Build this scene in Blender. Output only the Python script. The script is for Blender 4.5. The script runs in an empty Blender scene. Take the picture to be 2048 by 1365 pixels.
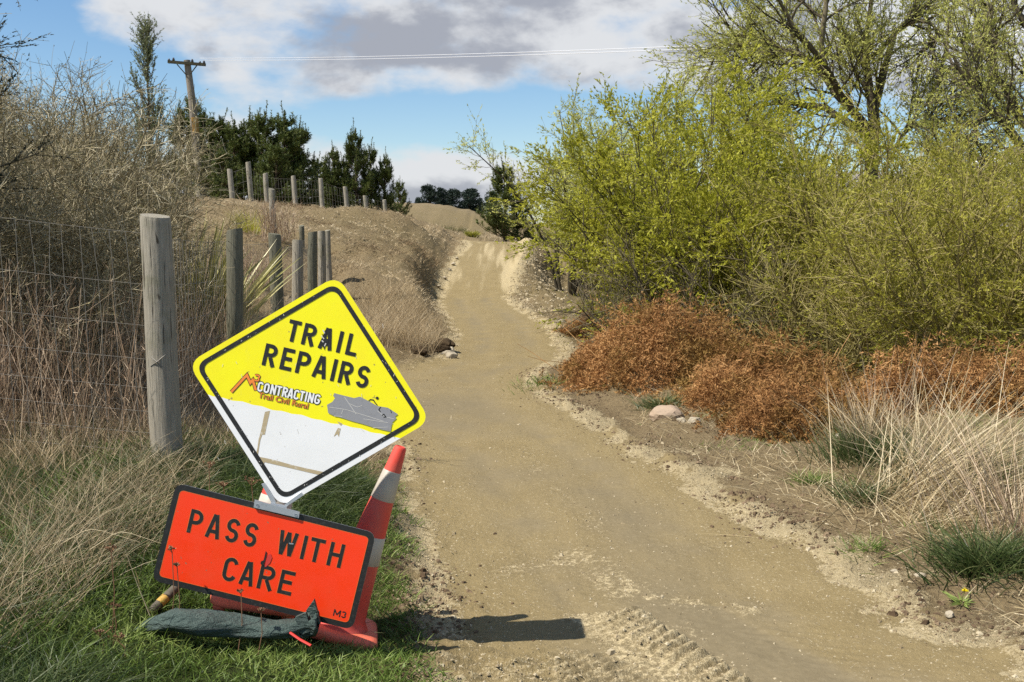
import bpy, math, random
import numpy as np
from mathutils import Vector, Matrix

SC = bpy.context.scene
COL = SC.collection
rng = np.random.RandomState(7)
R = math.radians

# ------------------------------------------------------------------ camera
F = 2048.0                      # focal length in photograph pixels (36 mm on a 36 mm wide sensor)
EYE = np.array([0.0, 0.0, 1.75])
TH = math.atan(202.0 / F)       # downward tilt
cam = bpy.data.cameras.new('camera'); cam.lens = 36.0; cam.sensor_width = 36.0
cam.clip_start = 0.05; cam.clip_end = 20000
camo = bpy.data.objects.new('camera', cam); COL.objects.link(camo)
camo.location = EYE; camo.rotation_euler = (math.pi/2 - TH, 0, 0)
SC.camera = camo

# ------------------------------------------------------------------ view transform
SC.view_settings.view_transform = 'Standard'; SC.view_settings.look = 'None'
SC.view_settings.gamma = 1.0; SC.view_settings.use_curve_mapping = False
SC.view_settings.exposure = 0.50
SC.render.engine = 'CYCLES'
SC.cycles.max_bounces = 6; SC.cycles.diffuse_bounces = 3; SC.cycles.glossy_bounces = 2
SC.cycles.transmission_bounces = 3; SC.cycles.transparent_max_bounces = 4
SC.cycles.sample_clamp_indirect = 4.0
try:
    SC.cycles.use_denoising = False
except Exception:
    pass

# ------------------------------------------------------------------ sun
SUN_EL, CSX, CSY = 55.0, 0.915, 0.40           # light travels +x and a little +y
sv = Vector((-CSX*math.cos(R(SUN_EL)), -CSY*math.cos(R(SUN_EL)), math.sin(R(SUN_EL)))).normalized()
sl = bpy.data.lights.new('sun', 'SUN'); sl.energy = 5.0; sl.angle = R(0.5); sl.color = (1.0, 0.945, 0.86)
so = bpy.data.objects.new('sun', sl); COL.objects.link(so)
so.rotation_euler = sv.to_track_quat('Z', 'Y').to_euler(); so.location = (-30, -12, 45)

# ------------------------------------------------------------------ world: Nishita sky with clouds
W = bpy.data.worlds.new('World'); SC.world = W; W.use_nodes = True
def build_world():
    nt = W.node_tree; N = nt.nodes; L = nt.links; N.clear()
    def node(t, **k):
        n = N.new(t)
        for a, b in k.items(): setattr(n, a, b)
        return n
    def m(op, a, b=None, c=None, clamp=False):
        n = node('ShaderNodeMath', operation=op, use_clamp=clamp)
        for i, v in enumerate((a, b, c)):
            if v is None: continue
            if isinstance(v, (int, float)): n.inputs[i].default_value = v
            else: L.new(v, n.inputs[i])
        return n.outputs[0]
    out = node('ShaderNodeOutputWorld'); bg = node('ShaderNodeBackground'); L.new(bg.outputs[0], out.inputs[0])
    sky = node('ShaderNodeTexSky', sky_type='NISHITA', sun_disc=False)
    sky.sun_elevation = R(SUN_EL); sky.sun_rotation = math.atan2(sv.x, sv.y) % (2*math.pi)
    sky.altitude = 300; sky.air_density = 1.0; sky.dust_density = 0.4; sky.ozone_density = 1.6
    hs = node('ShaderNodeHueSaturation'); hs.inputs['Saturation'].default_value = 1.2; hs.inputs['Value'].default_value = 1.0
    L.new(sky.outputs[0], hs.inputs['Color'])
    tc = node('ShaderNodeTexCoord'); sp = node('ShaderNodeSeparateXYZ'); L.new(tc.outputs['Generated'], sp.inputs[0])
    x, y, z = sp.outputs
    az = m('ARCTAN2', x, y); el = m('ARCSINE', z)
    cb = node('ShaderNodeCombineXYZ'); L.new(x, cb.inputs[0]); L.new(y, cb.inputs[1]); L.new(m('MULTIPLY', z, 1.9), cb.inputs[2])
    def noise(scale, detail, rough, off=(0, 0, 0), dist=0.0):
        mp = node('ShaderNodeMapping'); mp.inputs['Location'].default_value = off; L.new(cb.outputs[0], mp.inputs[0])
        n = node('ShaderNodeTexNoise'); n.inputs['Scale'].default_value = scale; n.inputs['Detail'].default_value = detail
        n.inputs['Roughness'].default_value = rough; n.inputs['Distortion'].default_value = dist
        L.new(mp.outputs[0], n.inputs['Vector']); return n.outputs['Fac']
    big = noise(2.2, 2, 0.5, (3.1, 1.7, 0.3)); fine = noise(7.0, 10, 0.56, (1.2, 5.2, 2.0), 0.1)
    def blob(px, py, wx, wy, wt):
        a0 = math.atan((px-1024)/F); e0 = math.atan((480-py)/F)
        dx = m('MULTIPLY', m('SUBTRACT', az, a0), F/wx); dy = m('MULTIPLY', m('SUBTRACT', el, e0), F/wy)
        r = m('ADD', m('MULTIPLY', dx, dx), m('MULTIPLY', dy, dy))
        return m('MULTIPLY', m('POWER', 2.718, m('MULTIPLY', r, -1.0)), wt)
    # the banks of cloud seen over the trail and the clear gaps between them
    blobs = [(820, 30, 560, 130, .36), (470, 180, 260, 90, .14), (1250, 110, 330, 110, .20), (230, 40, 170, 70, .26), (760, 372, 420, 52, .52),
             (520, 285, 150, 60, .25), (1950, 90, 260, 150, .42), (1480, 250, 260, 120, .10), (800, 150, 260, 50, .22),
             (20, 150, 110, 260, -.60), (235, 190, 190, 75, -.48), (910, 250, 260, 34, -.72), (1150, 250, 200, 50, -.55), (545, 165, 60, 22, -.25), (1240, 55, 50, 30, -.22), (1900, 270, 140, 40, -.3)]
    tot = None
    for b in blobs:
        o = blob(*b); tot = o if tot is None else m('ADD', tot, o)
    dens = m('ADD', m('ADD', tot, m('MULTIPLY', m('SUBTRACT', fine, 0.5), 1.6)), m('MULTIPLY', m('SUBTRACT', big, 0.5), 0.5))
    mr = node('ShaderNodeMapRange', interpolation_type='SMOOTHSTEP'); L.new(dens, mr.inputs[0]); mr.inputs[1].default_value = -0.06; mr.inputs[2].default_value = 0.30
    cover = mr.outputs[0]
    # thin rims are white, thick undersides lavender grey; a second noise breaks the mass up
    puff = noise(9.0, 9, 0.55, (7.7, 2.2, 4.0), 0.15)
    lit = None          # sunlit heads of cloud and the heavier undersides between them
    for b in ((230, 60, 130, 60, .30), (790, 165, 150, 28, .34), (1080, 30, 110, 50, .22), (1330, 80, 150, 110, .26), (1960, 70, 230, 110, .55), (850, 335, 330, 30, .22), (640, 155, 60, 25, .15),
              (560, 60, 260, 70, -.16), (1010, 130, 200, 50, -.20), (780, 80, 160, 60, -.10), (1800, 180, 120, 60, -.25), (780, 385, 280, 25, -.10)):
        o = blob(*b); lit = o if lit is None else m('ADD', lit, o)
    th = m('SUBTRACT', m('ADD', m('MULTIPLY', dens, .85), m('MULTIPLY', m('SUBTRACT', puff, 0.5), -2.6)), lit)
    mr2 = node('ShaderNodeMapRange', interpolation_type='SMOOTHSTEP'); L.new(th, mr2.inputs[0]); mr2.inputs[1].default_value = -0.02; mr2.inputs[2].default_value = 0.52
    cr = node('ShaderNodeMix', data_type='RGBA'); L.new(mr2.outputs[0], cr.inputs[0])
    cr.inputs[6].default_value = (5.5, 5.6, 5.75, 1); cr.inputs[7].default_value = (2.85, 3.0, 3.42, 1)
    mx = node('ShaderNodeMix', data_type='RGBA'); L.new(m('MULTIPLY', cover, 0.97), mx.inputs[0]); L.new(hs.outputs[0], mx.inputs[6]); L.new(cr.outputs[2], mx.inputs[7])
    L.new(mx.outputs[2], bg.inputs['Color']); bg.inputs['Strength'].default_value = 0.098
    W.cycles.sampling_method = 'MANUAL'; W.cycles.sample_map_resolution = 512
build_world()

# ------------------------------------------------------------------ helpers
def ray(px, py):
    u = (px-1024.0)/F; v = (682.5-py)/F
    return np.array([u, math.cos(TH)+v*math.sin(TH), -math.sin(TH)+v*math.cos(TH)])
def at(px, py, Y):
    d = ray(px, py); return EYE + d*(Y/d[1])
def norm(a): return a/np.maximum(np.linalg.norm(a, axis=-1, keepdims=True), 1e-9)
def sstep(a, b, x):
    t = np.clip((x-a)/(b-a), 0, 1); return t*t*(3-2*t)
_perm = np.random.RandomState(3).rand(256, 256)
def vnoise(x, y):
    xi = np.floor(x).astype(int); yi = np.floor(y).astype(int); fx = x-xi; fy = y-yi
    fx = fx*fx*(3-2*fx); fy = fy*fy*(3-2*fy)
    a = _perm[xi & 255, yi & 255]; b = _perm[(xi+1) & 255, yi & 255]; c = _perm[xi & 255, (yi+1) & 255]; d = _perm[(xi+1) & 255, (yi+1) & 255]
    return (a*(1-fx)+b*fx)*(1-fy)+(c*(1-fx)+d*fx)*fy - 0.5
def fbm(x, y, s, oct=4, g=0.5):
    t = 0; a = 1
    for i in range(oct):
        t = t + a*vnoise(x*s+17.3*i, y*s-9.1*i); s *= 2.03; a *= g
    return t

def to_mesh(name, V, Q, rnd=None, smooth=False, midx=None, T=None):
    """a mesh from quads Q and, after them, triangles T"""
    me = bpy.data.meshes.new(name); V = np.asarray(V, np.float32); Q = np.asarray(Q, np.int32).reshape(-1, 4)
    T = np.zeros((0, 3), np.int32) if T is None else np.asarray(T, np.int32).reshape(-1, 3); nq, ntr = len(Q), len(T)
    me.vertices.add(len(V)); me.vertices.foreach_set('co', V.ravel())
    me.loops.add(nq*4+ntr*3); me.loops.foreach_set('vertex_index', np.concatenate([Q.ravel(), T.ravel()]))
    me.polygons.add(nq+ntr); me.polygons.foreach_set('loop_start', np.concatenate([np.arange(nq)*4, nq*4+np.arange(ntr)*3]).astype(np.int32))
    if midx is not None: me.polygons.foreach_set('material_index', np.concatenate([np.asarray(midx, np.int32), np.zeros(ntr, np.int32)]))
    me.polygons.foreach_set('use_smooth', np.full(nq+ntr, smooth))
    me.update(calc_edges=True)
    if rnd is not None:
        a = me.attributes.new('rnd', 'FLOAT', 'POINT'); a.data.foreach_set('value', np.asarray(rnd, np.float32))
    return me

class MB:
    """collects pieces of one mesh"""
    def __init__(s): s.V = []; s.Q = [np.zeros((0, 4), int)]; s.T = [np.zeros((0, 3), int)]; s.r = []; s.m = [np.zeros(0, int)]; s.n = 0
    def add(s, V, Q, rnd=0.5, mi=0):
        V = np.asarray(V, float).reshape(-1, 3); Q = np.asarray(Q, int).reshape(-1, 4)
        s.V.append(V); s.Q.append(Q+s.n); s.n += len(V)
        s.r.append(np.broadcast_to(np.asarray(rnd, float), (len(V),))); s.m.append(np.full(len(Q), mi))
    def tubes(s, P, rad, S=3, rnd=0.5, mi=0, cap=False):
        P = np.asarray(P, float); Nn, K, _ = P.shape; rad = np.broadcast_to(np.asarray(rad, float), (Nn, K))
        t = norm(P[:, -1]-P[:, 0]); ref = np.where(np.abs(t[:, 2:3]) > 0.9, [[1., 0, 0]], [[0, 0, 1.]])
        a = norm(np.cross(t, ref)); b = np.cross(t, a)
        ang = np.arange(S)*2*math.pi/S
        off = a[:, None, :]*np.cos(ang)[None, :, None]+b[:, None, :]*np.sin(ang)[None, :, None]
        V = P[:, :, None, :]+off[:, None]*rad[:, :, None, None]
        idx = np.arange(Nn*K*S).reshape(Nn, K, S); nx = np.roll(idx, -1, axis=2)
        Q = np.stack([idx[:, :-1], nx[:, :-1], nx[:, 1:], idx[:, 1:]], -1).reshape(-1, 4)
        r = np.broadcast_to(np.asarray(rnd, float).reshape(-1, 1), (Nn, K*S)) if np.ndim(rnd) else np.full((Nn, K*S), rnd)
        s.add(V.reshape(-1, 3), Q, r.reshape(-1), mi)
    def ribbons(s, P, side, w, rnd=0.5, mi=0):
        """P (N,K,3), side (N,3), w (N,K) half widths"""
        P = np.asarray(P, float); Nn, K, _ = P.shape
        o = side[:, None, :]*np.asarray(w)[:, :, None]
        V = np.stack([P-o, P+o], 2)
        idx = np.arange(Nn*K*2).reshape(Nn, K, 2)
        Q = np.stack([idx[:, :-1, 0], idx[:, :-1, 1], idx[:, 1:, 1], idx[:, 1:, 0]], -1).reshape(-1, 4)
        r = np.broadcast_to(np.asarray(rnd, float).reshape(-1, 1), (Nn, K*2)) if np.ndim(rnd) else np.full((Nn, K*2), rnd)
        s.add(V.reshape(-1, 3), Q, r.reshape(-1), mi)
    def leaves(s, p, d, L, w, rnd=0.5, mi=0, fold=0.25):
        p = np.asarray(p, float); Nn = len(p); d = norm(d)
        side = norm(np.cross(d, rng.normal(size=(Nn, 3)))); up = np.cross(side, d)
        L = np.broadcast_to(L, (Nn,))[:, None]; w = np.broadcast_to(w, (Nn,))[:, None]
        Nn = len(p); V = np.stack([p+d*L*.15-side*w*.5, p+d*L*.30+side*w*.5+up*w*fold, p+d*L], 1).reshape(-1, 3)
        s.V.append(V); s.T.append(np.arange(Nn*3).reshape(Nn, 3)+s.n); s.n += Nn*3
        s.r.append(np.repeat(np.broadcast_to(np.asarray(rnd, float), (Nn,)), 3))
    def box(s, c, hx, hy, hz, M=None, rnd=0.5, mi=0):
        V = np.array([[x, y, z] for z in (-1, 1) for y in (-1, 1) for x in (-1, 1)], float)*[hx, hy, hz]
        if M is not None: V = V@np.asarray(M).T
        s.add(V+np.asarray(c), [[0, 2, 3, 1], [4, 5, 7, 6], [0, 1, 5, 4], [2, 6, 7, 3], [0, 4, 6, 2], [1, 3, 7, 5]], rnd, mi)
    def mesh(s, name, origin=(0, 0, 0), smooth=False):
        if not s.V:
            return to_mesh(name, np.zeros((0, 3)), np.zeros((0, 4)))
        return to_mesh(name, np.concatenate(s.V)-np.asarray(origin), np.concatenate(s.Q), np.concatenate(s.r), smooth, np.concatenate(s.m), np.concatenate(s.T))

ORG = {}
def link(o, parent=None):
    COL.objects.link(o)
    if parent is not None: o.parent = parent
    return o
def tag(o, label=None, cat=None, group=None, kind=None):
    if label: o['label'] = label
    if cat: o['category'] = cat
    if group: o['group'] = group
    if kind: o['kind'] = kind
    return o
def thing(name, label, cat, loc, group=None):
    o = bpy.data.objects.new(name, None); o.empty_display_size = 0.1
    o.location = loc; link(o); ORG[o.name] = np.asarray(loc, float)
    return tag(o, label, cat, group)
def root_org(p):
    while p.parent is not None: p = p.parent
    return ORG.get(p.name, np.zeros(3))
def part(name, mb, mats, parent=None, smooth=False, label=None, kind=None, origin=None):
    org = root_org(parent) if parent is not None else (np.zeros(3) if origin is None else np.asarray(origin, float))
    me = mb.mesh(name, org, smooth) if isinstance(mb, MB) else mb
    for mt in (mats if isinstance(mats, (list, tuple)) else [mats]): me.materials.append(mt)
    o = bpy.data.objects.new(name, me); link(o, parent)
    if parent is None:
        o.location = org; ORG[o.name] = org
    if label: o['label'] = label
    if kind: o['kind'] = kind
    return o
def dup(src, loc, label, rz=0.0, sc=1.0, parts=True):
    """a copy of a thing with copies of its parts (mesh data shared)"""
    c = src.copy(); COL.objects.link(c); c.location = loc; c.rotation_euler = (0, 0, rz)
    c.scale = (sc, sc, sc) if np.ndim(sc) == 0 else sc
    c['label'] = label; ORG[c.name] = np.asarray(loc, float)
    def kids(a, b):
        for ch in list(a.children):
            d = ch.copy(); COL.objects.link(d); d.parent = b; kids(ch, d)
    kids(src, c)
    return c

# ------------------------------------------------------------------ materials
def new_mat(name):
    mt = bpy.data.materials.new(name); mt.use_nodes = True
    nt = mt.node_tree; b = nt.nodes['Principled BSDF']; return mt, nt, b
def c4(c): return (c[0], c[1], c[2], 1.0)
def s2l(r, g, b):
    f = lambda c: (c/255/12.92) if c/255 <= .04045 else ((c/255+.055)/1.055)**2.4
    return (f(r), f(g), f(b))
def ramp(nt, fac, cols):
    n = nt.nodes.new('ShaderNodeValToRGB'); e = n.color_ramp.elements
    while len(e) < len(cols): e.new(0.5)
    for i, c in enumerate(cols):
        e[i].position = i/(len(cols)-1); e[i].color = c4(c)
    nt.links.new(fac, n.inputs[0]); return n.outputs[0]
def noise_n(nt, scale, detail=4, rough=.55, coord='Object', mapscale=None, dist=0.0):
    tc = nt.nodes.new('ShaderNodeTexCoord'); n = nt.nodes.new('ShaderNodeTexNoise')
    n.inputs['Scale'].default_value = scale; n.inputs['Detail'].default_value = detail; n.inputs['Roughness'].default_value = rough; n.inputs['Distortion'].default_value = dist
    if mapscale is not None:
        mp = nt.nodes.new('ShaderNodeMapping'); mp.inputs['Scale'].default_value = mapscale
        nt.links.new(tc.outputs[coord], mp.inputs[0]); nt.links.new(mp.outputs[0], n.inputs['Vector'])
    else:
        nt.links.new(tc.outputs[coord], n.inputs['Vector'])
    return n.outputs['Fac']
def bump(nt, b, h, strength, dist):
    n = nt.nodes.new('ShaderNodeBump'); n.inputs['Strength'].default_value = strength; n.inputs['Distance'].default_value = dist
    nt.links.new(h, n.inputs['Height']); nt.links.new(n.outputs[0], b.inputs['Normal']); return n
def mixc(nt, fac, a, b, blend='MIX'):
    n = nt.nodes.new('ShaderNodeMix'); n.data_type = 'RGBA'; n.blend_type = blend
    for i, v in ((0, fac), (6, a), (7, b)):
        if isinstance(v, (int, float)): n.inputs[i].default_value = v
        elif isinstance(v, tuple): n.inputs[i].default_value = c4(v)
        else: nt.links.new(v, n.inputs[i])
    return n.outputs[2]
def mapr(nt, v, a, b, c=0.0, d=1.0):
    n = nt.nodes.new('ShaderNodeMapRange'); n.interpolation_type = 'SMOOTHSTEP'
    nt.links.new(v, n.inputs[0])
    for i, q in ((1, a), (2, b), (3, c), (4, d)): n.inputs[i].default_value = q
    return n.outputs[0]
def math_n(nt, op, a, b=None):
    n = nt.nodes.new('ShaderNodeMath'); n.operation = op
    for i, v in enumerate((a, b)):
        if v is None: continue
        if isinstance(v, (int, float)): n.inputs[i].default_value = v
        else: nt.links.new(v, n.inputs[i])
    return n.outputs[0]
def attr(nt, name):
    n = nt.nodes.new('ShaderNodeAttribute'); n.attribute_name = name; return n.outputs['Fac']

def m_plant(name, cols, transl=0.3, rough=0.6, spec=0.25, big=None):
    """a plant: colour varies from blade to blade by the rnd attribute"""
    mt, nt, b = new_mat(name)
    col = ramp(nt, attr(nt, 'rnd'), cols)
    if big:
        col = mixc(nt, mapr(nt, noise_n(nt, big[0], 3), .42, .62), col, mixc(nt, 1.0, col, big[1], 'MULTIPLY'))
    nt.links.new(col, b.inputs['Base Color']); b.inputs['Roughness'].default_value = rough; b.inputs['Specular IOR Level'].default_value = spec
    if transl > 0:
        tr = nt.nodes.new('ShaderNodeBsdfTranslucent'); nt.links.new(col, tr.inputs[0])
        mx = nt.nodes.new('ShaderNodeMixShader'); mx.inputs[0].default_value = transl
        o = nt.nodes['Material Output']; nt.links.new(b.outputs[0], mx.inputs[1]); nt.links.new(tr.outputs[0], mx.inputs[2]); nt.links.new(mx.outputs[0], o.inputs[0])
    return mt
def m_plain(name, col, rough=.5, spec=.4, metal=0.0, wear=None, wscale=30, bmp=0.0, bscale=60):
    mt, nt, b = new_mat(name)
    if wear is not None:
        f = mapr(nt, noise_n(nt, wscale, 6, .65), .5, .78)
        nt.links.new(mixc(nt, f, col, wear), b.inputs['Base Color'])
    else: b.inputs['Base Color'].default_value = c4(col)
    b.inputs['Roughness'].default_value = rough; b.inputs['Specular IOR Level'].default_value = spec; b.inputs['Metallic'].default_value = metal
    if bmp: bump(nt, b, noise_n(nt, bscale, 5), bmp, .01)
    return mt
def m_wood(name, cols, scale=14, bs=.6):
    mt, nt, b = new_mat(name)
    g = noise_n(nt, scale, 7, .62, mapscale=(6, 6, .35), dist=.6)
    p = noise_n(nt, 3.0, 4, .6)
    col = ramp(nt, g, cols)
    col = mixc(nt, mapr(nt, p, .5, .75), col, mixc(nt, 1.0, col, (.62, .66, .52), 'MULTIPLY'))
    kn = noise_n(nt, 5, 2, .5, mapscale=(3, 3, 1))
    col = mixc(nt, mapr(nt, kn, .68, .74), col, (.06, .05, .035))
    cr = noise_n(nt, 9, 3, .7, mapscale=(9, 9, .22))
    col = mixc(nt, mapr(nt, cr, .60, .66), col, (.045, .038, .028))
    nt.links.new(col, b.inputs['Base Color']); b.inputs['Roughness'].default_value = .85; b.inputs['Specular IOR Level'].default_value = .15
    bump(nt, b, g, bs, .02); return mt

M = {}
def m_sign(name, col, faded, dirt, rough=.34):
    mt, nt, b = new_mat(name)
    c = mixc(nt, mapr(nt, noise_n(nt, 3.2, 4, .6), .40, .70), col, faded)
    c = mixc(nt, mapr(nt, noise_n(nt, 13, 5, .65, mapscale=(1, 1, .35)), .60, .82, 0, .38), c, dirt)          # streaks of dust
    c = mixc(nt, mapr(nt, noise_n(nt, 60, 3, .7, mapscale=(5, 1, .5)), .735, .77, 0, .5), c, dirt)            # fine scuffs
    c = mixc(nt, mapr(nt, noise_n(nt, 55, 1, .4), .755, .78, 0, .7), c, (.20, .15, .09))                    # mud specks
    nt.links.new(c, b.inputs['Base Color']); b.inputs['Specular IOR Level'].default_value = .45
    nt.links.new(mapr(nt, noise_n(nt, 9, 4, .6), .3, .7, rough-.08, rough+.14), b.inputs['Roughness'])
    bump(nt, b, noise_n(nt, 2.5, 2, .5), .15, .02); return mt
M['willow_leaf'] = m_plant('willow_leaf', [(.25, .26, .028), (.43, .43, .042), (.60, .57, .085)], .45)
M['olive_leaf'] = m_plant('olive_leaf', [(.21, .205, .030), (.37, .355, .050), (.56, .52, .095)], .45)
M['pale_leaf'] = m_plant('pale_leaf', [(.33, .345, .075), (.51, .52, .13), (.68, .66, .22)], .4)
M['willow_bark'] = m_plant('willow_bark', [(.06, .05, .033), (.125, .104, .068), (.22, .185, .115)], 0, .9, .1)
M['green_stem'] = m_plant('green_stem', [(.14, .12, .045), (.27, .225, .085), (.42, .35, .16)], 0, .8, .15)
M['scrub_twig'] = m_plant('scrub_twig', [(.13, .105, .06), (.31, .26, .155), (.56, .49, .33)], 0, .9, .05)
M['scrub_leaf'] = m_plant('scrub_leaf', [(.13, .12, .05), (.24, .215, .095), (.38, .34, .17)], .25)
M['sapling_leaf'] = m_plant('sapling_leaf', [(.11, .13, .06), (.22, .25, .12), (.38, .41, .24)], .3)
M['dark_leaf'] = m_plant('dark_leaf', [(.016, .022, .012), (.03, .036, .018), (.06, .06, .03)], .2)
M['pine_needle'] = m_plant('pine_needle', [(.032, .050, .014), (.085, .115, .026), (.18, .20, .05)], .15, .55)
M['far_needle'] = m_plant('far_needle', [(.012, .024, .018), (.024, .040, .028), (.04, .06, .036)], .1)
M['pine_bark'] = m_plant('pine_bark', [(.05, .035, .02), (.09, .065, .04), (.12, .09, .06)], 0, .9, .1)
M['bracken'] = m_plant('bracken', [(.14, .068, .025), (.39, .198, .072), (.66, .40, .17)], .25, .7, .15, big=(1.1, (.60, .66, .50)))
M['bracken_stem'] = m_plant('bracken_stem', [(.16, .08, .03), (.28, .15, .06), (.45, .30, .15)], 0, .7, .2)
M['green_grass'] = m_plant('green_grass', [(.045, .078, .014), (.135, .21, .034), (.29, .35, .10)], .3, .5, .3)
M['dark_grass'] = m_plant('dark_grass', [(.030, .050, .013), (.070, .105, .028), (.19, .21, .085)], .3, .45, .35)
M['dry_grass'] = m_plant('dry_grass', [(.20, .14, .075), (.42, .32, .18), (.66, .55, .36)], .3, .6, .25)
M['bank_grass'] = m_plant('bank_grass', [(.18, .125, .068), (.43, .33, .195), (.70, .58, .38)], .25, .8, .08)
M['straw'] = m_plant('straw', [(.30, .22, .11), (.50, .40, .22), (.68, .58, .38)], .25, .5, .3)
M['red_stalk'] = m_plant('red_stalk', [(.20, .125, .075), (.42, .29, .18), (.64, .51, .36)], .15, .7, .2)
M['flax'] = m_plant('flax', [(.08, .09, .02), (.28, .27, .075), (.60, .54, .24)], .15, .4, .4)
M['seed_head'] = m_plant('seed_head', [(.16, .08, .04), (.32, .18, .10), (.50, .33, .20)], .1, .8)
M['dandelion'] = m_plain('dandelion', (.85, .70, .01), .6)
M['post_wood'] = m_wood('post_wood', [(.13, .115, .085), (.31, .28, .22), (.47, .43, .35)])
M['post_wood_green'] = m_wood('post_wood_green', [(.06, .062, .045), (.16, .155, .112), (.28, .265, .20)], 18)
M['pole_wood'] = m_wood('pole_wood', [(.12, .10, .08), (.24, .21, .17), (.34, .30, .25)], 6)
M['pole_patch'] = m_wood('pole_patch', [(.30, .15, .04), (.50, .28, .08), (.60, .40, .18)], 12)
M['cross_wood'] = m_plain('cross_wood', (.055, .05, .035), .9, .1, wear=(.12, .13, .06), wscale=6)
M['insulator'] = m_plain('insulator', (.05, .04, .04), .25, .6)
M['wire'] = m_plain('wire', (.20, .185, .155), .6, .3, .1)
M['bright_wire'] = m_plain('bright_wire', (.82, .83, .85), .35, .5, .3)
M['yellow'] = m_sign('yellow', (.95, .88, .004), (.93, .80, .012), (.72, .64, .10))
M['white_sheet'] = m_sign('white_sheet', (.86, .86, .85), (.82, .82, .80), (.62, .59, .52))
M['black_print'] = m_plain('black_print', (.018, .018, .017), .45, .4, wear=(.05, .05, .045), wscale=60)
M['orange_red'] = m_sign('orange_red', (.95, .046, .006), (.90, .060, .012), (.66, .11, .045))
M['letter_edge'] = m_plain('letter_edge', (.80, .16, .03), .4)
M['alloy'] = m_plain('alloy', (.52, .54, .56), .42, .5, .75, wear=(.36, .37, .38), wscale=40)
M['duct_tape'] = m_plain('duct_tape', (.30, .30, .31), .5, .4, .1, wear=(.24, .24, .25), wscale=60)
M['tan_tape'] = m_plain('tan_tape', (.46, .37, .22), .6, .3, wear=(.70, .66, .58), wscale=70)
M['scratch'] = m_plain('scratch', (.62, .60, .55), .6)
M['logo_orange'] = m_plain('logo_orange', (.88, .25, .04), .5)
M['cone_red'] = m_sign('cone_red', (.70, .060, .038), (.56, .10, .07), (.38, .19, .13), .55)
M['cone_base'] = m_plain('cone_base', (.80, .17, .095), .6, .3, wear=(.66, .26, .17), wscale=18, bmp=.2)
M['cone_band'] = m_sign('cone_band', (.50, .46, .38), (.40, .355, .29), (.22, .185, .14), .5)
M['netting'] = None
M['strap'] = m_plain('strap', (.60, .04, .03), .6)
M['pipe'] = m_plain('pipe', (.10, .085, .06), .8, wear=(.2, .17, .12))
M['pipe_band'] = m_plain('pipe_band', (.50, .30, .06), .6)
M['rock'] = m_plain('rock', (.36, .27, .19), .9, .1, wear=(.22, .17, .12), wscale=9, bmp=.6, bscale=22)
M['pale_rock'] = m_plain('pale_rock', (.36, .31, .225), .95, .08, wear=(.16, .13, .09), wscale=12, bmp=.6, bscale=25)
M['chip'] = m_plant('chip', [(.18, .138, .078), (.34, .272, .165), (.47, .40, .27)], 0, .9, .15)
M['clod'] = m_plant('clod', [(.07, .047, .028), (.13, .09, .055), (.22, .16, .10)], 0, .95, .05)
def m_netbag():
    mt, nt, b = new_mat('green_mesh_cloth')
    tc = nt.nodes.new('ShaderNodeTexCoord'); w = []
    col = ramp(nt, noise_n(nt, 9, 5, .6), [(.036, .062, .052), (.075, .115, .098), (.14, .18, .155)])
    fine = noise_n(nt, 240, 2, .6)
    col = mixc(nt, mapr(nt, fine, .45, .62), mixc(nt, 1.0, col, (.55, .6, .6), 'MULTIPLY'), col)
    nt.links.new(col, b.inputs['Base Color']); b.inputs['Roughness'].default_value = .75
    h = math_n(nt, 'ADD', math_n(nt, 'MULTIPLY', fine, .15), noise_n(nt, 22, 4, .6, mapscale=(.5, 1, 1.6)))
    bump(nt, b, h, 1.0, .05); return mt
M['netting'] = m_netbag()

# ------------------------------------------------------------------ terrain
RZ_Y = [0, 5.5, 9, 14, 24, 29, 31, 40, 41.2, 43, 46, 52, 70]
RZ_Z = [-.21, -.18, -.08, 0, 0, .02, .13, 1.60, 1.68, 1.66, 1.55, 1.50, 1.55]
def rz(y): return np.interp(y, RZ_Y, RZ_Z)
def ground_hit(px, py):
    """walk along the line of sight until it meets the height of the path"""
    d = ray(px, py); t = np.linspace(2, 60, 6000); p = EYE+d*t[:, None]
    k = np.argmax(p[:, 2] <= rz(p[:, 1])); return p[k]
EDGE_L = [(905, 1365), (872, 1250), (832, 1100), (812, 1000), (800, 920)]
EDGE_L2 = [(893, 716), (897, 700), (905, 670), (893, 645), (872, 605), (888, 560), (908, 520), (930, 491)]
EDGE_R = [(2150, 1365), (1850, 1250), (1650, 1100), (1460, 1000), (1275, 900), (1140, 820), (1068, 775), (1062, 750), (1130, 718), (1120, 680), (1090, 645), (1045, 620), (1016, 598), (1032, 560), (1050, 520), (1066, 489)]
def edge_arr(pts):
    a = np.array([ground_hit(*p)[:2] for p in pts]); return a[np.argsort(a[:, 1])]
el1, el2, er = edge_arr(EDGE_L), edge_arr(EDGE_L2), edge_arr(EDGE_R)
YL = np.concatenate([[0.5], el1[:, 1], [10.0, 10.6, 13.2, 13.7], el2[:, 1], [60]])
XL = np.concatenate([[el1[0, 0]+.15], el1[:, 0], [-1.5, -2.5, -2.5, -1.6], el2[:, 0], [el2[-1, 0]-1.5]])
YR = np.concatenate([[0.5], er[:, 1], [60]]); XR = np.concatenate([[er[0, 0]+1.0], er[:, 0], [er[-1, 0]-1.5]])
_o = np.argsort(YL); YL, XL = YL[_o], XL[_o]
def road_d(x, y):
    """metres outside the edge of the path (negative on it)"""
    w = .10*vnoise(x*1.3+5, y*1.7)+.07*vnoise(x*4+2, y*4.3)
    wl = np.interp(y, YL, XL); wr = np.interp(y, YR, XR)
    return np.maximum(wl-x, x-wr)+w
def pz(px, py, Y): return tuple(at(px, py, Y))
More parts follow.
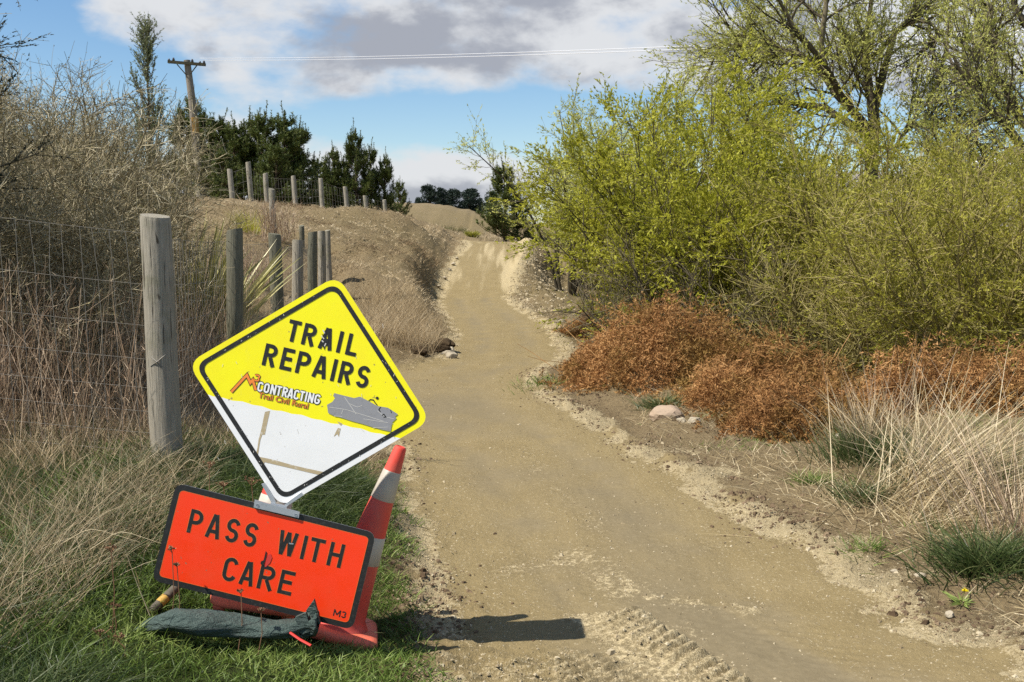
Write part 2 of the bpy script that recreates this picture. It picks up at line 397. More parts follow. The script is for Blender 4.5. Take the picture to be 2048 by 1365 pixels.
CTRL = [(-.62, 4.35, -.10), pz(690, 1285, 4.85), pz(560, 1300, 4.45), pz(450, 1285, 4.5), (-1.65, 3.3, .16), (-1.3, 3.7, .03), (-1.55, 4.35, .0), (-2.0, 4.6, .14), (-1.0, 5.5, -.04), (-2.3, 6.6, .33), (-3.5, 6, .5), (-5, 6, .7),
        (-2.58, 9.6, .25), (-2.78, 12.7, .2), (-2.83, 15.4, .3), (-3.12, 17.8, .42), (-3.55, 19.6, .5), (-3.9, 21.6, .65), (-6, 10, .6), (-9, 10, .9), (-6, 15, .8), (-10, 16, 1.2),
        (-3, 2, .5), (-1.2, 2, .2), (-3, .5, .5), (0, .5, 0), (2, 1, 0), (4, 1, 0), (-1.2, 7.5, .05), (-1.0, 9.0, 0.0), (-2, 11.5, .02),
        pz(835, 722, 14.2), pz(840, 704, 14.8), pz(790, 700, 15), pz(870, 600, 24), pz(800, 600, 20), pz(700, 560, 22), pz(750, 500, 29), pz(850, 500, 33), pz(900, 500, 38), pz(850, 458, 38),
        pz(470, 488, 29), pz(550, 461, 30), pz(620, 451, 32), pz(700, 442, 36), pz(760, 438, 39), pz(830, 437, 42), pz(880, 455, 44), pz(918, 474, 43), (-5.6, 24, 1.80),
        (-9, 45, 2.2), (-7, 50, 2.3), (-12, 60, 3.1), (-20, 60, 4), (-4, 55, 2.4), (-2, 60, 1.9), (-12, 30, 1.9), (-20, 30, 3),
        (1.6, 4, -.20), (2.2, 5, -.14), (3, 5.5, -.03), (3, 8, .06), (1.6, 9, .0), (2.2, 12, .05), (1.2, 14, .0), (1.6, 18, -.03), (1.0, 24, -.1), (1.6, 30, -.25), (1.2, 35, .0), (1.25, 40, .75), (3, 30, -.3), (3, 40, .0),
        (5, 20, 0), (8, 20, .2), (8, 10, .3), (5, 5, .2), (10, 40, .2), (15, 60, 1), (4, 60, 1.2), (0, 55, 1.55), (0, 48, 1.5), (-1, 47, 1.5),
        pz(890, 414, 110), pz(850, 415, 104), pz(800, 417, 100), pz(930, 432, 111), pz(965, 456, 112), pz(900, 470, 84), pz(1010, 470, 95), (-12, 150, 4), (20, 160, 2), (0, 90, 2.2), (-80, 120, 6), (60, 120, 2), (-40, 80, 4.5),
        pz(880, 433, 300), (0, 300, 4), (200, 300, 4), (-200, 300, 12), (0, 1500, 5), (800, 1200, 8), (-800, 1200, 10), (0, 3000, 6), (1500, 3000, 8), (-1500, 3000, 8), (2000, 50, 4), (-2000, 50, 6)]
CTRL = np.array(CTRL)
def warp(x, y): return np.stack([3.0*x/(y+4.0), 6.0*np.log(y+4.0)], -1)
_cw = warp(CTRL[:, 0], CTRL[:, 1])
def _phi(d2): return np.sqrt(d2+.01)
_A = _phi(((_cw[:, None]-_cw[None])**2).sum(-1)); _n = len(CTRL)
_sys = np.zeros((_n+1, _n+1)); _sys[:_n, :_n] = _A+np.eye(_n)*1e-3; _sys[:_n, _n] = 1; _sys[_n, :_n] = 1
_sol = np.linalg.solve(_sys, np.concatenate([CTRL[:, 2], [0]]))
def tps(x, y):
    x = np.asarray(x, float).ravel(); y = np.asarray(y, float).ravel(); out = np.empty(len(x))
    for i in range(0, len(x), 20000):
        q = warp(x[i:i+20000], y[i:i+20000]); d2 = ((q[:, None]-_cw[None])**2).sum(-1)
        out[i:i+20000] = _phi(d2)@_sol[:_n]+_sol[_n]
    return out
# the wheel rut and lugged tread marks in the near path
RUT = np.array([ground_hit(*p)[:2] for p in ((1330, 1212), (1430, 1275), (1545, 1335), (1700, 1420))])
LUG = np.array([ground_hit(*p)[:2] for p in ((1215, 1222), (1275, 1270), (1375, 1335), (1490, 1420))])
def along(line, x, y):
    """distance along and signed distance across a polyline"""
    bt = np.zeros_like(x); bd = np.full_like(x, 9.0); s0 = 0
    for a, b in zip(line[:-1], line[1:]):
        v = b-a; L = np.hypot(*v); v = v/L
        rx, ry = x-a[0], y-a[1]; t = np.clip(rx*v[0]+ry*v[1], 0, L); ex, ey = rx-t*v[0], ry-t*v[1]
        d = np.hypot(ex, ey)*np.sign(v[0]*ry-v[1]*rx+1e-9)
        k = np.abs(d) < np.abs(bd); bt = np.where(k, s0+t, bt); bd = np.where(k, d, bd); s0 += L
    return bt, bd
def height(x, y, detail=True):
    shp = np.shape(x); x = np.asarray(x, float).ravel(); y = np.asarray(y, float).ravel()
    d = road_d(x, y); b = tps(x, y)
    onroad = (y < 45)
    w = np.where(onroad, sstep(-.05, np.where(x < 0, .30, .55)+.02*y, d), 1.0)
    bw = sstep(43, 46, y); w = np.maximum(w, bw)
    z = rz(y)*(1-w)+b*w
    if detail:
        off = sstep(0, .8, d)
        z = z+off*(.07*fbm(x, y, .9, 4)+.05*fbm(x, y, 4.0, 3))*np.clip(y/6, .5, 3)
        near = np.exp(-((d-.10)/.16)**2)*(y < 42)
        z = z+near*(.030+.07*np.maximum(fbm(x, y, 5, 3), -.3)+.035*fbm(x, y, 22, 2))
        on = 1-sstep(-.2, .1, d)
        z = z+on*(.016*fbm(x, y, 1.2, 3)+.006*fbm(x, y, 9, 3)+.0035*fbm(x, y, 34, 2))
        wl_, wr_ = np.interp(y, YL, XL), np.interp(y, YR, XR); cc = (x-wl_)/np.maximum(wr_-wl_, .2)+.05*fbm(x, y, 1.1, 2)
        line = (np.exp(-((cc-.30)/.085)**2)+np.exp(-((cc-.70)/.085)**2))*on*(y < 32)
        z = z-line*.012+line*.0035*np.sin((y+.5*np.abs(cc-.5)*2)*2*math.pi/np.maximum(.09, .018*y)+2*vnoise(x*3, y*3))
        # ridge of pushed-up gravel along the right of the ramp
        xr = np.interp(y, YR, XR); rg = np.exp(-((x-xr+.16)/.20)**2)*sstep(31, 39, y)*(1-sstep(41.2, 42.5, y)); z = z+.16*rg
        nb = (y < 6.2)
        if nb.any():
            X, Yv = x[nb], y[nb]; t, u = along(LUG, X, Yv)
            ph = (t+.50*u)*2*math.pi/.080+.9*vnoise(X*5, Yv*5)
            saw = np.clip(.5+1.1*np.sin(ph), 0, 1)
            edge = .08+.085*saw+.03*vnoise(t*9, u*0+2)
            along_ = sstep(0, .05, t)*sstep(1.5, 1.4, t)
            strip = sstep(edge+.028, edge-.012, u)*sstep(-.34, -.16, u)*along_
            lug = strip*(.004+.021*saw*sstep(-.16, -.02, u)*np.clip(.85+.7*vnoise(X*6+3, Yv*6), .4, 1.2))
            t2, u2 = along(RUT, X, Yv); rut = -.012*sstep(.30, .2, np.abs(u2-.04))*sstep(0, .12, t2)*(1-strip)
            # fine tread marks in the loose soil at the very front
            lo = sstep(1.0, .75, X)*sstep(-.5, -.15, X)*sstep(4.85, 4.5, Yv)*(1-.9*strip)
            tr = lo*(.030*fbm(X*1.0, Yv*2.4, 10, 4)+.016*np.sin((Yv-.9*X)*2*math.pi/.095+2.5*vnoise(X*4, Yv*4))*np.clip(.5+2*vnoise(X*2.5, Yv*2.5), 0, 1))
            crumb = lo*.03*np.maximum(fbm(X, Yv, 24, 3), 0)
            z[nb] += lug+rut+tr+crumb
        # clods on the left verge of the path
        cl = np.exp(-((d+.12)/.22)**2)*(x < .3)*(y < 9); z = z+cl*.045*np.maximum(fbm(x, y, 16, 3), 0)
    return z.reshape(shp)
def hz(x, y): return height(np.atleast_1d(np.asarray(x, float)), np.atleast_1d(np.asarray(y, float)))
def h1(x, y): return float(hz(x, y)[0])

def grid_axis(core, growth, lim):
    a = list(core); st = core[-1]-core[-2]
    while a[-1] < lim: st *= growth; a.append(a[-1]+st)
    return np.array(a)
xs_p = grid_axis(np.concatenate([np.arange(0, .25, .03), np.arange(.25, 1.3, .015), np.arange(1.3, 3.6, .031)]), 1.08, 2500); xs_n = grid_axis(np.arange(0, 2.6, .032), 1.08, 2500)
GX = np.concatenate([-xs_n[:0:-1], xs_p])
ys = list(np.arange(1.2, 3.8, .05))+list(np.arange(3.8, 5.5, .0145)); y = ys[-1]
while y < 60: y *= 1.013; ys.append(y)
while y < 4000: y *= 1.06; ys.append(y)
GY = np.array(ys)
gx, gy = np.meshgrid(GX, GY); gx = gx.ravel(); gy = gy.ravel()
gz = height(gx, gy)
STREAK = [(ground_hit(*p)[:2], ground_hit(*q)[:2], wd, k) for p, q, wd, k in (((1000, 1142), (1165, 1112), .13, .62), ((1150, 1105), (1250, 1185), .15, .72), ((1230, 1190), (1500, 1216), .11, .70), ((1350, 1100), (1480, 1085), .10, .42), ((900, 980), (1000, 930), .16, .25), ((1180, 1040), (1330, 1010), .2, .3))]
def ground_masks(x, y, z):
    d = road_d(x, y); far = y > 44
    n1 = fbm(x, y, 1.1, 4); n2 = fbm(x, y, 3.7, 4); n3 = fbm(x, y, 12, 3)
    road = np.where(far, 0, 1-sstep(-.12, .16, d+.18*n2))
    pale = np.where(far, 0, np.exp(-((d-.02)/(.16+.004*y))**2)*np.clip(.85+1.6*n2, 0, 1))
    right = x > np.interp(y, YR, XR)-.25
    pale = np.maximum(pale, np.where(far, 0, sstep(.9, .1, d)*sstep(-.75, -.2, d)*right*np.clip(.25+1.8*n2, 0, .75)*(y < 9)))
    pale = np.maximum(pale, .36*sstep(80, 95, y)*sstep(140, 118, y)*sstep(-30, -22, x)*sstep(25, 15, x))
    pale = np.maximum(pale, sstep(29.5, 33, y)*(~far)*(1-sstep(-.1, .3, d))*np.clip(.42+.9*fbm(x*3.2, y*.22, 1.6, 3)+.45*sstep(.75, .1, np.interp(y, YR, XR)-x), 0, 1))
    # streaks of loose pale chips on the near path
    for (a, b, wd, k) in STREAK:
        t, u = along(np.array([a, b]), x, y); pale = np.maximum(pale, .80*k*sstep(wd*2.2, 0, np.abs(u)+.5*wd*n3+.10*n2)*np.clip(.85+1.1*n3, .3, 1))
    lo = sstep(1.0, .55, x+.2*n2)*sstep(-.75, -.1, x)*sstep(4.85, 4.35, y+.3*n2)
    pale = np.maximum(pale, .46*lo)
    if True:
        t, u = along(LUG, x, y); pale = np.maximum(pale, .52*sstep(.30, .18, np.abs(u+.02))*(y < 5.2))
    t2, u2 = along(RUT, x, y); wet = sstep(.34, .2, np.abs(u2-.05))*(y < 5.3)*1.0
    wet = np.maximum(wet, np.where(y < 14, sstep(-.35, -.8, d)*np.clip(.55+1.2*n1, 0, 1), 0))
    wl_, wr_ = np.interp(y, YL, XL), np.interp(y, YR, XR); cc = (x-wl_)/np.maximum(wr_-wl_, .2)+.05*n1
    line = np.exp(-((cc-.30)/.10)**2)+np.exp(-((cc-.70)/.10)**2); wet = np.maximum(wet, np.where(y < 30, .8*line*np.clip(.6+1.4*n2, 0, 1), 0))
    pale = np.maximum(pale, np.where((y < 30) & (d < 0), .34*np.exp(-((cc-.5)/.07)**2)*np.clip(.5+2.2*n2, 0, 1), 0))
    dirt = np.where(far, 0, np.exp(-((d-.18)/.28)**2)*np.clip(.35+1.5*n1+n3*.4, 0, 1))
    dirt = np.maximum(dirt, np.where((x < .2) & (y < 9.5), np.exp(-((d+.10)/.30)**2)*np.clip(.75+1.2*n2, 0, 1), 0))
    dirt = np.maximum(dirt, np.where((x > 0) & (y < 14), sstep(.3, .7, d)*np.clip(.25+1.2*n1, 0, 1)*.6, 0))
    grass = np.where((x < .2) & (y < 8), sstep(.05, .4, d), 0)
    return road, pale, wet, dirt, grass
mk = ground_masks(gx, gy, gz)
nx_, ny_ = len(GX), len(GY)
idx = np.arange(nx_*ny_).reshape(ny_, nx_)
GQ = np.stack([idx[:-1, :-1], idx[:-1, 1:], idx[1:, 1:], idx[1:, :-1]], -1).reshape(-1, 4)
fx = gx[GQ].mean(1); fy = gy[GQ].mean(1)
onr = (road_d(fx, fy) < .0) & (fy < 43)

def m_ground():
    mt, nt, b = new_mat('ground')
    n_mid = noise_n(nt, 2.2, 6, .6); n_fine = noise_n(nt, 28, 6, .68); n_grit = noise_n(nt, 120, 3, .7)
    dry = ramp(nt, n_fine, [(.11, .078, .040), (.23, .172, .094), (.38, .29, .165)])
    n_far = noise_n(nt, .05, 6, .6)
    dry = mixc(nt, mapr(nt, n_far, .4, .62), dry, mixc(nt, 1.0, dry, (.78, .80, .72), 'MULTIPLY'))
    green = ramp(nt, n_fine, [(.015, .022, .007), (.035, .05, .013), (.07, .075, .028)])
    dirt = ramp(nt, n_fine, [(.085, .058, .029), (.20, .145, .076), (.38, .29, .16)])
    clay = ramp(nt, math_n(nt, 'ADD', math_n(nt, 'MULTIPLY', n_mid, .5), math_n(nt, 'MULTIPLY', n_fine, .5)), [(.165, .122, .055), (.245, .187, .090), (.36, .282, .148)])
    wet = ramp(nt, n_fine, [(.135, .107, .060), (.190, .152, .088), (.25, .205, .125)])
    grit = mapr(nt, noise_n(nt, 62, 2, .6), .63, .69)
    clay = mixc(nt, math_n(nt, 'MULTIPLY', grit, .8), clay, (.50, .43, .29))
    clay = mixc(nt, mapr(nt, noise_n(nt, 70, 3, .7), .30, .38, .6, 0), clay, (.13, .095, .055))
    pale = ramp(nt, math_n(nt, 'ADD', math_n(nt, 'MULTIPLY', n_fine, .5), math_n(nt, 'MULTIPLY', n_grit, .5)), [(.21, .155, .078), (.46, .37, .21), (.70, .60, .40)])
    col = mixc(nt, attr(nt, 'grass'), dry, green)
    col = mixc(nt, attr(nt, 'dirt'), col, dirt)
    col = mixc(nt, attr(nt, 'road'), col, clay)
    col = mixc(nt, math_n(nt, 'MULTIPLY', attr(nt, 'wet'), attr(nt, 'road')), col, wet)
    # pale chips: the mask is broken up by the grit so that it has no soft edge
    pm = math_n(nt, 'ADD', attr(nt, 'pale'), math_n(nt, 'MULTIPLY', math_n(nt, 'SUBTRACT', n_fine, .5), 1.3))
    pm = math_n(nt, 'ADD', pm, math_n(nt, 'MULTIPLY', math_n(nt, 'SUBTRACT', n_grit, .5), 1.0))
    col = mixc(nt, mapr(nt, pm, .38, .72), col, pale)
    nt.links.new(col, b.inputs['Base Color']); b.inputs['Roughness'].default_value = .92; b.inputs['Specular IOR Level'].default_value = .12
    rough = math_n(nt, 'ADD', math_n(nt, 'MULTIPLY', n_fine, 1.0), math_n(nt, 'MULTIPLY', n_grit, .4))
    amt = math_n(nt, 'SUBTRACT', 1.0, math_n(nt, 'MULTIPLY', attr(nt, 'road'), math_n(nt, 'ADD', .35, math_n(nt, 'MULTIPLY', attr(nt, 'wet'), .4))))
    amt = math_n(nt, 'ADD', amt, math_n(nt, 'MULTIPLY', attr(nt, 'pale'), .4))
    bn = bump(nt, b, rough, .55, .055); nt.links.new(math_n(nt, 'MULTIPLY', amt, .8), bn.inputs['Strength'])
    return mt
M['ground'] = m_ground()
def ground_piece(name, Q):
    u, inv = np.unique(Q, return_inverse=True)
    me = to_mesh(name, np.stack([gx[u], gy[u], gz[u]], 1), inv.reshape(-1, 4), None, True)
    for nm, arr in zip(('road', 'pale', 'wet', 'dirt', 'grass'), mk):
        a = me.attributes.new(nm, 'FLOAT', 'POINT'); a.data.foreach_set('value', arr[u].astype(np.float32))
    me.materials.append(M['ground'])
    o = bpy.data.objects.new(name, me); link(o); return o
tag(ground_piece('ground', GQ[~onr]), 'dry grassy ground rising in a bank beside the gravel track', 'ground', kind='structure')
tag(ground_piece('gravel_path', GQ[onr]), 'beige gravel track curving up over a small crest', 'path', kind='structure')

# distant range of hills
def m_hills():
    mt, nt, b = new_mat('hills')
    col = ramp(nt, noise_n(nt, .004, 8, .6), [(.13, .12, .13), (.22, .20, .19), (.32, .29, .27)])
    tc = nt.nodes.new('ShaderNodeTexCoord'); sp = nt.nodes.new('ShaderNodeSeparateXYZ'); nt.links.new(tc.outputs['Object'], sp.inputs[0])
    sn = mapr(nt, math_n(nt, 'ADD', sp.outputs[2], math_n(nt, 'MULTIPLY', noise_n(nt, .01, 6, .6), 160)), 350, 420)
    col = mixc(nt, sn, col, (.75, .76, .80)); nt.links.new(col, b.inputs['Base Color']); b.inputs['Roughness'].default_value = .95; return mt
hx = np.linspace(-3500, 5200, 170); hy = np.linspace(3300, 5200, 24); HX, HY = np.meshgrid(hx, hy)
ridge = np.exp(-((HY-4300)/520.0)**2)
azp = HX/HY
hgt = (90+290*sstep(.12, .42, azp)-70*sstep(-.02, -.3, azp))*(1+.55*fbm(HX, HY, .0011, 5))*ridge
hgt = hgt*np.where((azp > -.12) & (azp < .04), .35, 1.0)-8
ii = np.arange(HX.size).reshape(HX.shape)
hm = to_mesh('hills', np.stack([HX.ravel(), HY.ravel(), hgt.ravel()], 1), np.stack([ii[:-1, :-1], ii[:-1, 1:], ii[1:, 1:], ii[1:, :-1]], -1).reshape(-1, 4), None, True)
hm.materials.append(m_hills()); tag(link(bpy.data.objects.new('hills', hm)), 'faint far range of dry hills with snow patches', 'hills', kind='structure')

# ------------------------------------------------------------------ the sign: yellow diamond over an orange plate, on a cone
LEAN = R(7.0)
NRM = np.array([0, -math.cos(LEAN), math.sin(LEAN)])
A0 = at(570, 1010, 4.5)
def onplane(p, off=0.0):
    """photograph pixels -> points on the plane of the sign, moved off towards the viewer"""
    p = np.asarray(p, float).reshape(-1, 2); out = []
    for px, py in p:
        d = ray(px, py); t = NRM@(A0-EYE)/(NRM@d); out.append(EYE+d*t+NRM*off)
    return np.array(out)
class PM:
    def __init__(s): s.v = []; s.f = []; s.m = []
    def face(s, P, mi=0):
        k = len(s.v); s.v += [tuple(p) for p in P]; s.f.append(list(range(k, k+len(P)))); s.m.append(mi)
    def quad(s, a, b, c, d, mi=0): s.face([a, b, c, d], mi)
    def prism(s, px, off, th, mi=0, back=None):
        A = onplane(px, off); B = onplane(px, off-th); n = len(A)
        s.face(A, mi); s.face(B[::-1], mi if back is None else back)
        for i in range(n): s.quad(B[i], B[(i+1) % n], A[(i+1) % n], A[i], mi if back is None else back)
    def ring(s, po, pi, off, mi=0):
        A = onplane(po, off); B = onplane(pi, off); n = len(A)
        for i in range(n): s.quad(A[i], A[(i+1) % n], B[(i+1) % n], B[i], mi)
    def sheet(s, px, off, mi=0): s.face(onplane(px, off), mi)
    def stroke(s, pts, w, off, mi=0):
        L, Rr = stroke_sides(pts, w); A = onplane(L, off); B = onplane(Rr, off)
        for i in range(len(A)-1): s.quad(A[i], B[i], B[i+1], A[i+1], mi)
    def mesh(s, name, origin):
        me = bpy.data.meshes.new(name); me.from_pydata([tuple(np.asarray(v)-origin) for v in s.v], [], s.f)
        me.polygons.foreach_set('material_index', s.m); me.update(); return me
def stroke_sides(pts, w):
    p = np.asarray(pts, float); d = np.diff(p, axis=0); d = d/np.maximum(np.linalg.norm(d, axis=1, keepdims=True), 1e-9)
    n = np.stack([-d[:, 1], d[:, 0]], 1); N_ = np.concatenate([n[:1], n[:-1]+n[1:], n[-1:]]); N_ /= np.maximum(np.linalg.norm(N_, axis=1, keepdims=True), 1e-6)
    k = np.ones(len(p))
    k[1:-1] = np.clip(1/np.maximum((N_[1:-1]*n[:-1]).sum(1), .35), 1, 2)
    o = N_*(w/2)*k[:, None]; return p+o, p-o
def round_poly(c, r, seg=6):
    c = np.asarray(c, float); out = []; n = len(c)
    for i in range(n):
        a, b, d = c[i-1], c[i], c[(i+1) % n]; u = (a-b)/np.linalg.norm(a-b); v = (d-b)/np.linalg.norm(d-b)
        p0 = b+u*r; p1 = b+v*r
        for t in np.linspace(0, 1, seg): out.append((1-t)**2*p0+2*t*(1-t)*(b*.85+(p0+p1)*.075)+t*t*p1)
    return np.array(out)
def inset(c, k):
    c = np.asarray(c, float); n = len(c); ctr = c.mean(0); L = []
    for i in range(n):
        a, b = c[i], c[(i+1) % n]; d = (b-a)/np.linalg.norm(b-a); nn = np.array([-d[1], d[0]])
        if nn@(ctr-a) < 0: nn = -nn
        L.append((a+nn*k, d))
    out = []
    for i in range(n):
        (p, d), (q, e) = L[i-1], L[i]; t = np.linalg.solve(np.array([d, -e]).T, q-p); out.append(p+d*t[0])
    return np.array(out)
def arc(cx, cy, rx, ry, a0, a1, n=9):
    t = np.radians(np.linspace(a0, a1, n)); return [(cx+rx*math.cos(a), cy+ry*math.sin(a)) for a in t]
def glyph(ch, w, s):
    """centre lines of a road-sign capital of height 1 and width w with stroke s (s measured in heights)"""
    c = s/2
    if ch == 'T': return [[(0, 1-c), (w, 1-c)], [(w/2, 0), (w/2, 1-s)]]
    if ch == 'I': return [[(w/2, 0), (w/2, 1)]]
    if ch == 'L': return [[(c, 1), (c, c), (w, c)]]
    if ch == 'E': return [[(w, 1-c), (c, 1-c), (c, c), (w, c)], [(s, .52), (w*.88, .52)]]
    if ch == 'H': return [[(c, 0), (c, 1)], [(w-c, 0), (w-c, 1)], [(s, .5), (w-s, .5)]]
    if ch in 'PR':
        m = .46 if ch == 'P' else .50; r = (1-c-m)/2; x = w-c-min(r, w*.45)
        o = [[(c, 0), (c, 1)], [(s, 1-c)]+arc(x, (1-c+m)/2, w-c-x, r, 90, -90)+[(s, m)]]
        if ch == 'R': o.append([(w*.52, m-c), (w-c*.9, 0)])
        return o
    if ch == 'A': return [[(c*1.05, 0), (w/2-s*.18, 1)], [(w-c*1.05, 0), (w/2+s*.18, 1)], [(w*.25, .28), (w*.75, .28)]]
    if ch == 'W': return [[(c, 1), (w*.27, 0)], [(w*.27, 0), (w*.5, .97)], [(w*.5, .97), (w*.73, 0)], [(w*.73, 0), (w-c, 1)]]
    if ch == 'M': return [[(c, 0), (c, 1)], [(w-c, 0), (w-c, 1)], [(c, 1), (w/2, .25)], [(w/2, .25), (w-c, 1)]]
    if ch == 'N': return [[(c, 0), (c, 1)], [(w-c, 0), (w-c, 1)], [(c, .97), (w-c, .03)]]
    rx = (w-s)/2
    if ch == 'S':
        ry = (1-s)/4
        return [arc(w/2, 1-c-ry, rx, ry, 15, 250, 12)+arc(w/2, c+ry, rx, ry, 70, -165, 12)]
    if ch == 'C': return [arc(w/2, 1-c-rx, rx, rx, 12, 180, 9)+arc(w/2, c+rx, rx, rx, 180, 348, 9)]
    if ch == 'G': return [arc(w/2, 1-c-rx, rx, rx, 12, 180, 9)+arc(w/2, c+rx, rx, rx, 180, 360, 9)+[(w-c, .46)], [(w*.52, .46), (w-c, .46)]]
    if ch == 'O': return [arc(w/2, 1-c-rx, rx, rx, 0, 180, 9)+arc(w/2, c+rx, rx, rx, 180, 360, 9)+[(w-c, 1-c-rx)]]
    if ch == '3':
        ry = (1-s)/4; return [arc(w/2-c*.3, 1-c-ry, rx, ry, 160, -70, 10), arc(w/2-c*.3, c+ry, rx, ry, 70, -160, 10)]
    return []
_lay = [0]
def letters(spec, O, ang, h, s, conv, off, mats, parent, edge=0.0):
    for sp in spec:
        q = PM()
        if edge: put_word(q, [sp], O, ang, h, s, conv, off-.0006, 1, edge)
        put_word(q, [sp], O, ang, h, s, conv, off, 0); spart('letter', q, mats, parent)
def put_word(pm, spec, O, ang, h, s, conv, off, mi=0, grow=0.0, upang=None):
    """spec: (letter, start, end) along the baseline, all in the pixels of a close-up; conv turns them into photograph pixels"""
    a = R(ang); dx = np.array([math.cos(a), math.sin(a)]); ua = R(ang if upang is None else upang); up = np.array([math.sin(ua), -math.cos(ua)])
    for ch, x0, x1 in spec:
        for k, pl in enumerate(glyph(ch, (x1-x0)/h, s/h)):
            q = np.array([conv(np.asarray(O)+dx*(x0+p[0]*h)+up*p[1]*h) for p in pl])
            sc = np.linalg.norm(conv(np.array([1., 0]))-conv(np.array([0., 0])))
            pm.stroke(q, (s+grow)*sc, off+.00006*k, mi)
za = lambda p: np.array([380+p[0]/4.267, 550+p[1]/4.267])       # close-up of the diamond
zb = lambda p: np.array([300+p[0]/3.792, 950+p[1]/3.792])       # close-up of the plate

DIA = [(675, 551), (861.6, 841.6), (561.7, 1016), (375.5, 727)]
base = at(560, 1268, 4.62); base[2] = h1(base[0], base[1])
sign = thing('warning_sign', 'yellow diamond sign reading TRAIL REPAIRS above an orange PASS WITH CARE plate', 'road sign', base)
def spart(name, pm, mats, parent=sign, label=None):
    return part(name, pm.mesh(name, root_org(sign)), mats, parent, label=label)
dia_o = round_poly(DIA, 27)
pm = PM(); pm.prism(dia_o, 0, .004, 0, 1)
dia = spart('diamond_panel', pm, [M['yellow'], M['alloy']], label='yellow diamond panel with a white sheet stuck over its lower corner')
# white sheet over the lower part
yl = lambda x: 791+(x-424)*.2290
cut = [p for p in dia_o if p[1] > yl(p[0])]
def xcross(a, b):
    t = np.linspace(0, 1, 400); q = a+(b-a)*t[:, None]; k = np.argmin(np.abs(q[:, 1]-yl(q[:, 0]))); return q[k]
rr = xcross(np.array(DIA[1]), np.array(DIA[2])); ll = xcross(np.array(DIA[2]), np.array(DIA[3]))
low = [p for p in round_poly(DIA, 27) if p[1] > yl(p[0])+1]
top_edge = [ll+(rr-ll)*t+np.array([0, (1.1*math.sin(t*61)+.8*math.sin(t*23)) if 0.02 < t < .98 else 0]) for t in np.linspace(0, 1, 40)]
pm = PM(); pm.sheet(top_edge+low, .0008); spart('white_sheet', pm, M['white_sheet'], dia)
pm = PM(); pm.ring(round_poly(inset(DIA, 10.5), 22, 8), round_poly(inset(DIA, 19.5), 16, 8), .0016); spart('border', pm, M['black_print'], dia)
pm = PM()
letters([('T', -38, 68), ('R', 97, 208), ('A', 242, 366), ('I', 403, 437), ('L', 483, 577)], (850, 568), 13.2, 186, 33, za, .0016, M['black_print'], dia)
letters([('R', 0, 111), ('E', 153, 256), ('P', 290, 404), ('A', 434, 560), ('I', 597, 630), ('R', 664, 775), ('S', 815, 922)], (610, 768), 13.0, 190, 33, za, .0016, M['black_print'], dia)
# torn black mark over the A of TRAIL
ctr = np.array([1150, 555]); pts = [ctr+np.array([math.cos(t)*(22+14*math.sin(5*t+1)), math.sin(t)*(72+26*math.sin(4*t))]) for t in np.linspace(0, 2*math.pi, 22)[:-1]]
pm.sheet([za(p) for p in pts], .0022)
spart('torn_mark', pm, M['black_print'], dia)
pm = PM()
for a, b, w in (((1135, 470), (1150, 500), 9), ((1120, 520), (1145, 548), 8), ((1160, 585), (1148, 610), 9), ((1125, 560), (1140, 575), 10)): pm.stroke([za(a), za(b)], w/4.267, .0026)
for k in range(26):
    p = np.array([rng.uniform(420, 800), rng.uniform(600, 960)]); a = rng.uniform(0.6, 2.2); q = p+rng.uniform(3, 10)*np.array([math.cos(a), math.sin(a)])
    if DIA[3][1]-.55*(p[0]-375)+20 < p[1]: pm.stroke([p, q], .7, .0012+.00002*k)
for k in range(60):      # nicks along the black border
    e = k % 4; a, b = inset(DIA, 15)[e], inset(DIA, 15)[(e+1) % 4]; t = rng.uniform(.06, .94); p = a+(b-a)*t+rng.normal(0, 3, 2); q = p+rng.normal(0, 1.6, 2)
    pm.stroke([p, q], rng.uniform(.5, 1.1), .0019+.00001*k)
spart('scratch', pm, M['scratch'], dia).__setitem__('kind', 'stuff')
# logo of the contractor
peak = [(352, 1001), (486, 856), (516, 922), (536, 898), (562, 985)]
pm = PM(); pm.stroke([za(p) for p in peak], 7.6, .0014, 1); pm.stroke([za(p) for p in peak], 5.0, .0017, 0)
put_word(pm, [('3', 0, 50)], (542, 905), 13, 62, 12, za, .0015, 1, 9); put_word(pm, [('3', 0, 50)], (542, 905), 13, 62, 12, za, .0018, 0)
spart('logo', pm, [M['logo_orange'], M['black_print']], dia)
pm = PM(); wd = [('C', 0, 47), ('O', 55, 102), ('N', 112, 160), ('T', 164, 208), ('R', 216, 262), ('A', 262, 312), ('C', 316, 362), ('T', 366, 408), ('I', 416, 430), ('N', 440, 488), ('G', 496, 545)]
put_word(pm, wd, (570, 992), 12.3, 84, 15, za, .0014, 1, 14); put_word(pm, wd, (570, 992), 12.3, 84, 15, za, .0017, 0)
spart('contractor_name', pm, [M['white_sheet'], M['black_print']], dia)
def font_word(txt, O, ang, size, conv, off, grow, squeeze=1.0):
    cu = bpy.data.curves.new('lettering', 'FONT'); cu.body = txt; cu.size = 1; cu.offset = grow; cu.resolution_u = 3
    ob = bpy.data.objects.new('lettering', cu); COL.objects.link(ob); bpy.context.view_layer.update()
    me = bpy.data.meshes.new_from_object(ob.evaluated_get(bpy.context.evaluated_depsgraph_get())); COL.objects.unlink(ob); bpy.data.objects.remove(ob)
    a = R(ang); dx = np.array([math.cos(a), math.sin(a)]); up = np.array([math.sin(a), -math.cos(a)])
    q = [conv(np.asarray(O)+dx*v.co.x*size*squeeze+up*v.co.y*size) for v in me.vertices]
    P3 = onplane(q, off)-root_org(sign)
    for v, p in zip(me.vertices, P3): v.co = p
    me.update(); me.materials.clear(); return me
part('trade_line', font_word('Trail Civil Rural', (582, 1046), 13.0, 66, za, .0022, .0, 1.04), M['logo_orange'], dia)
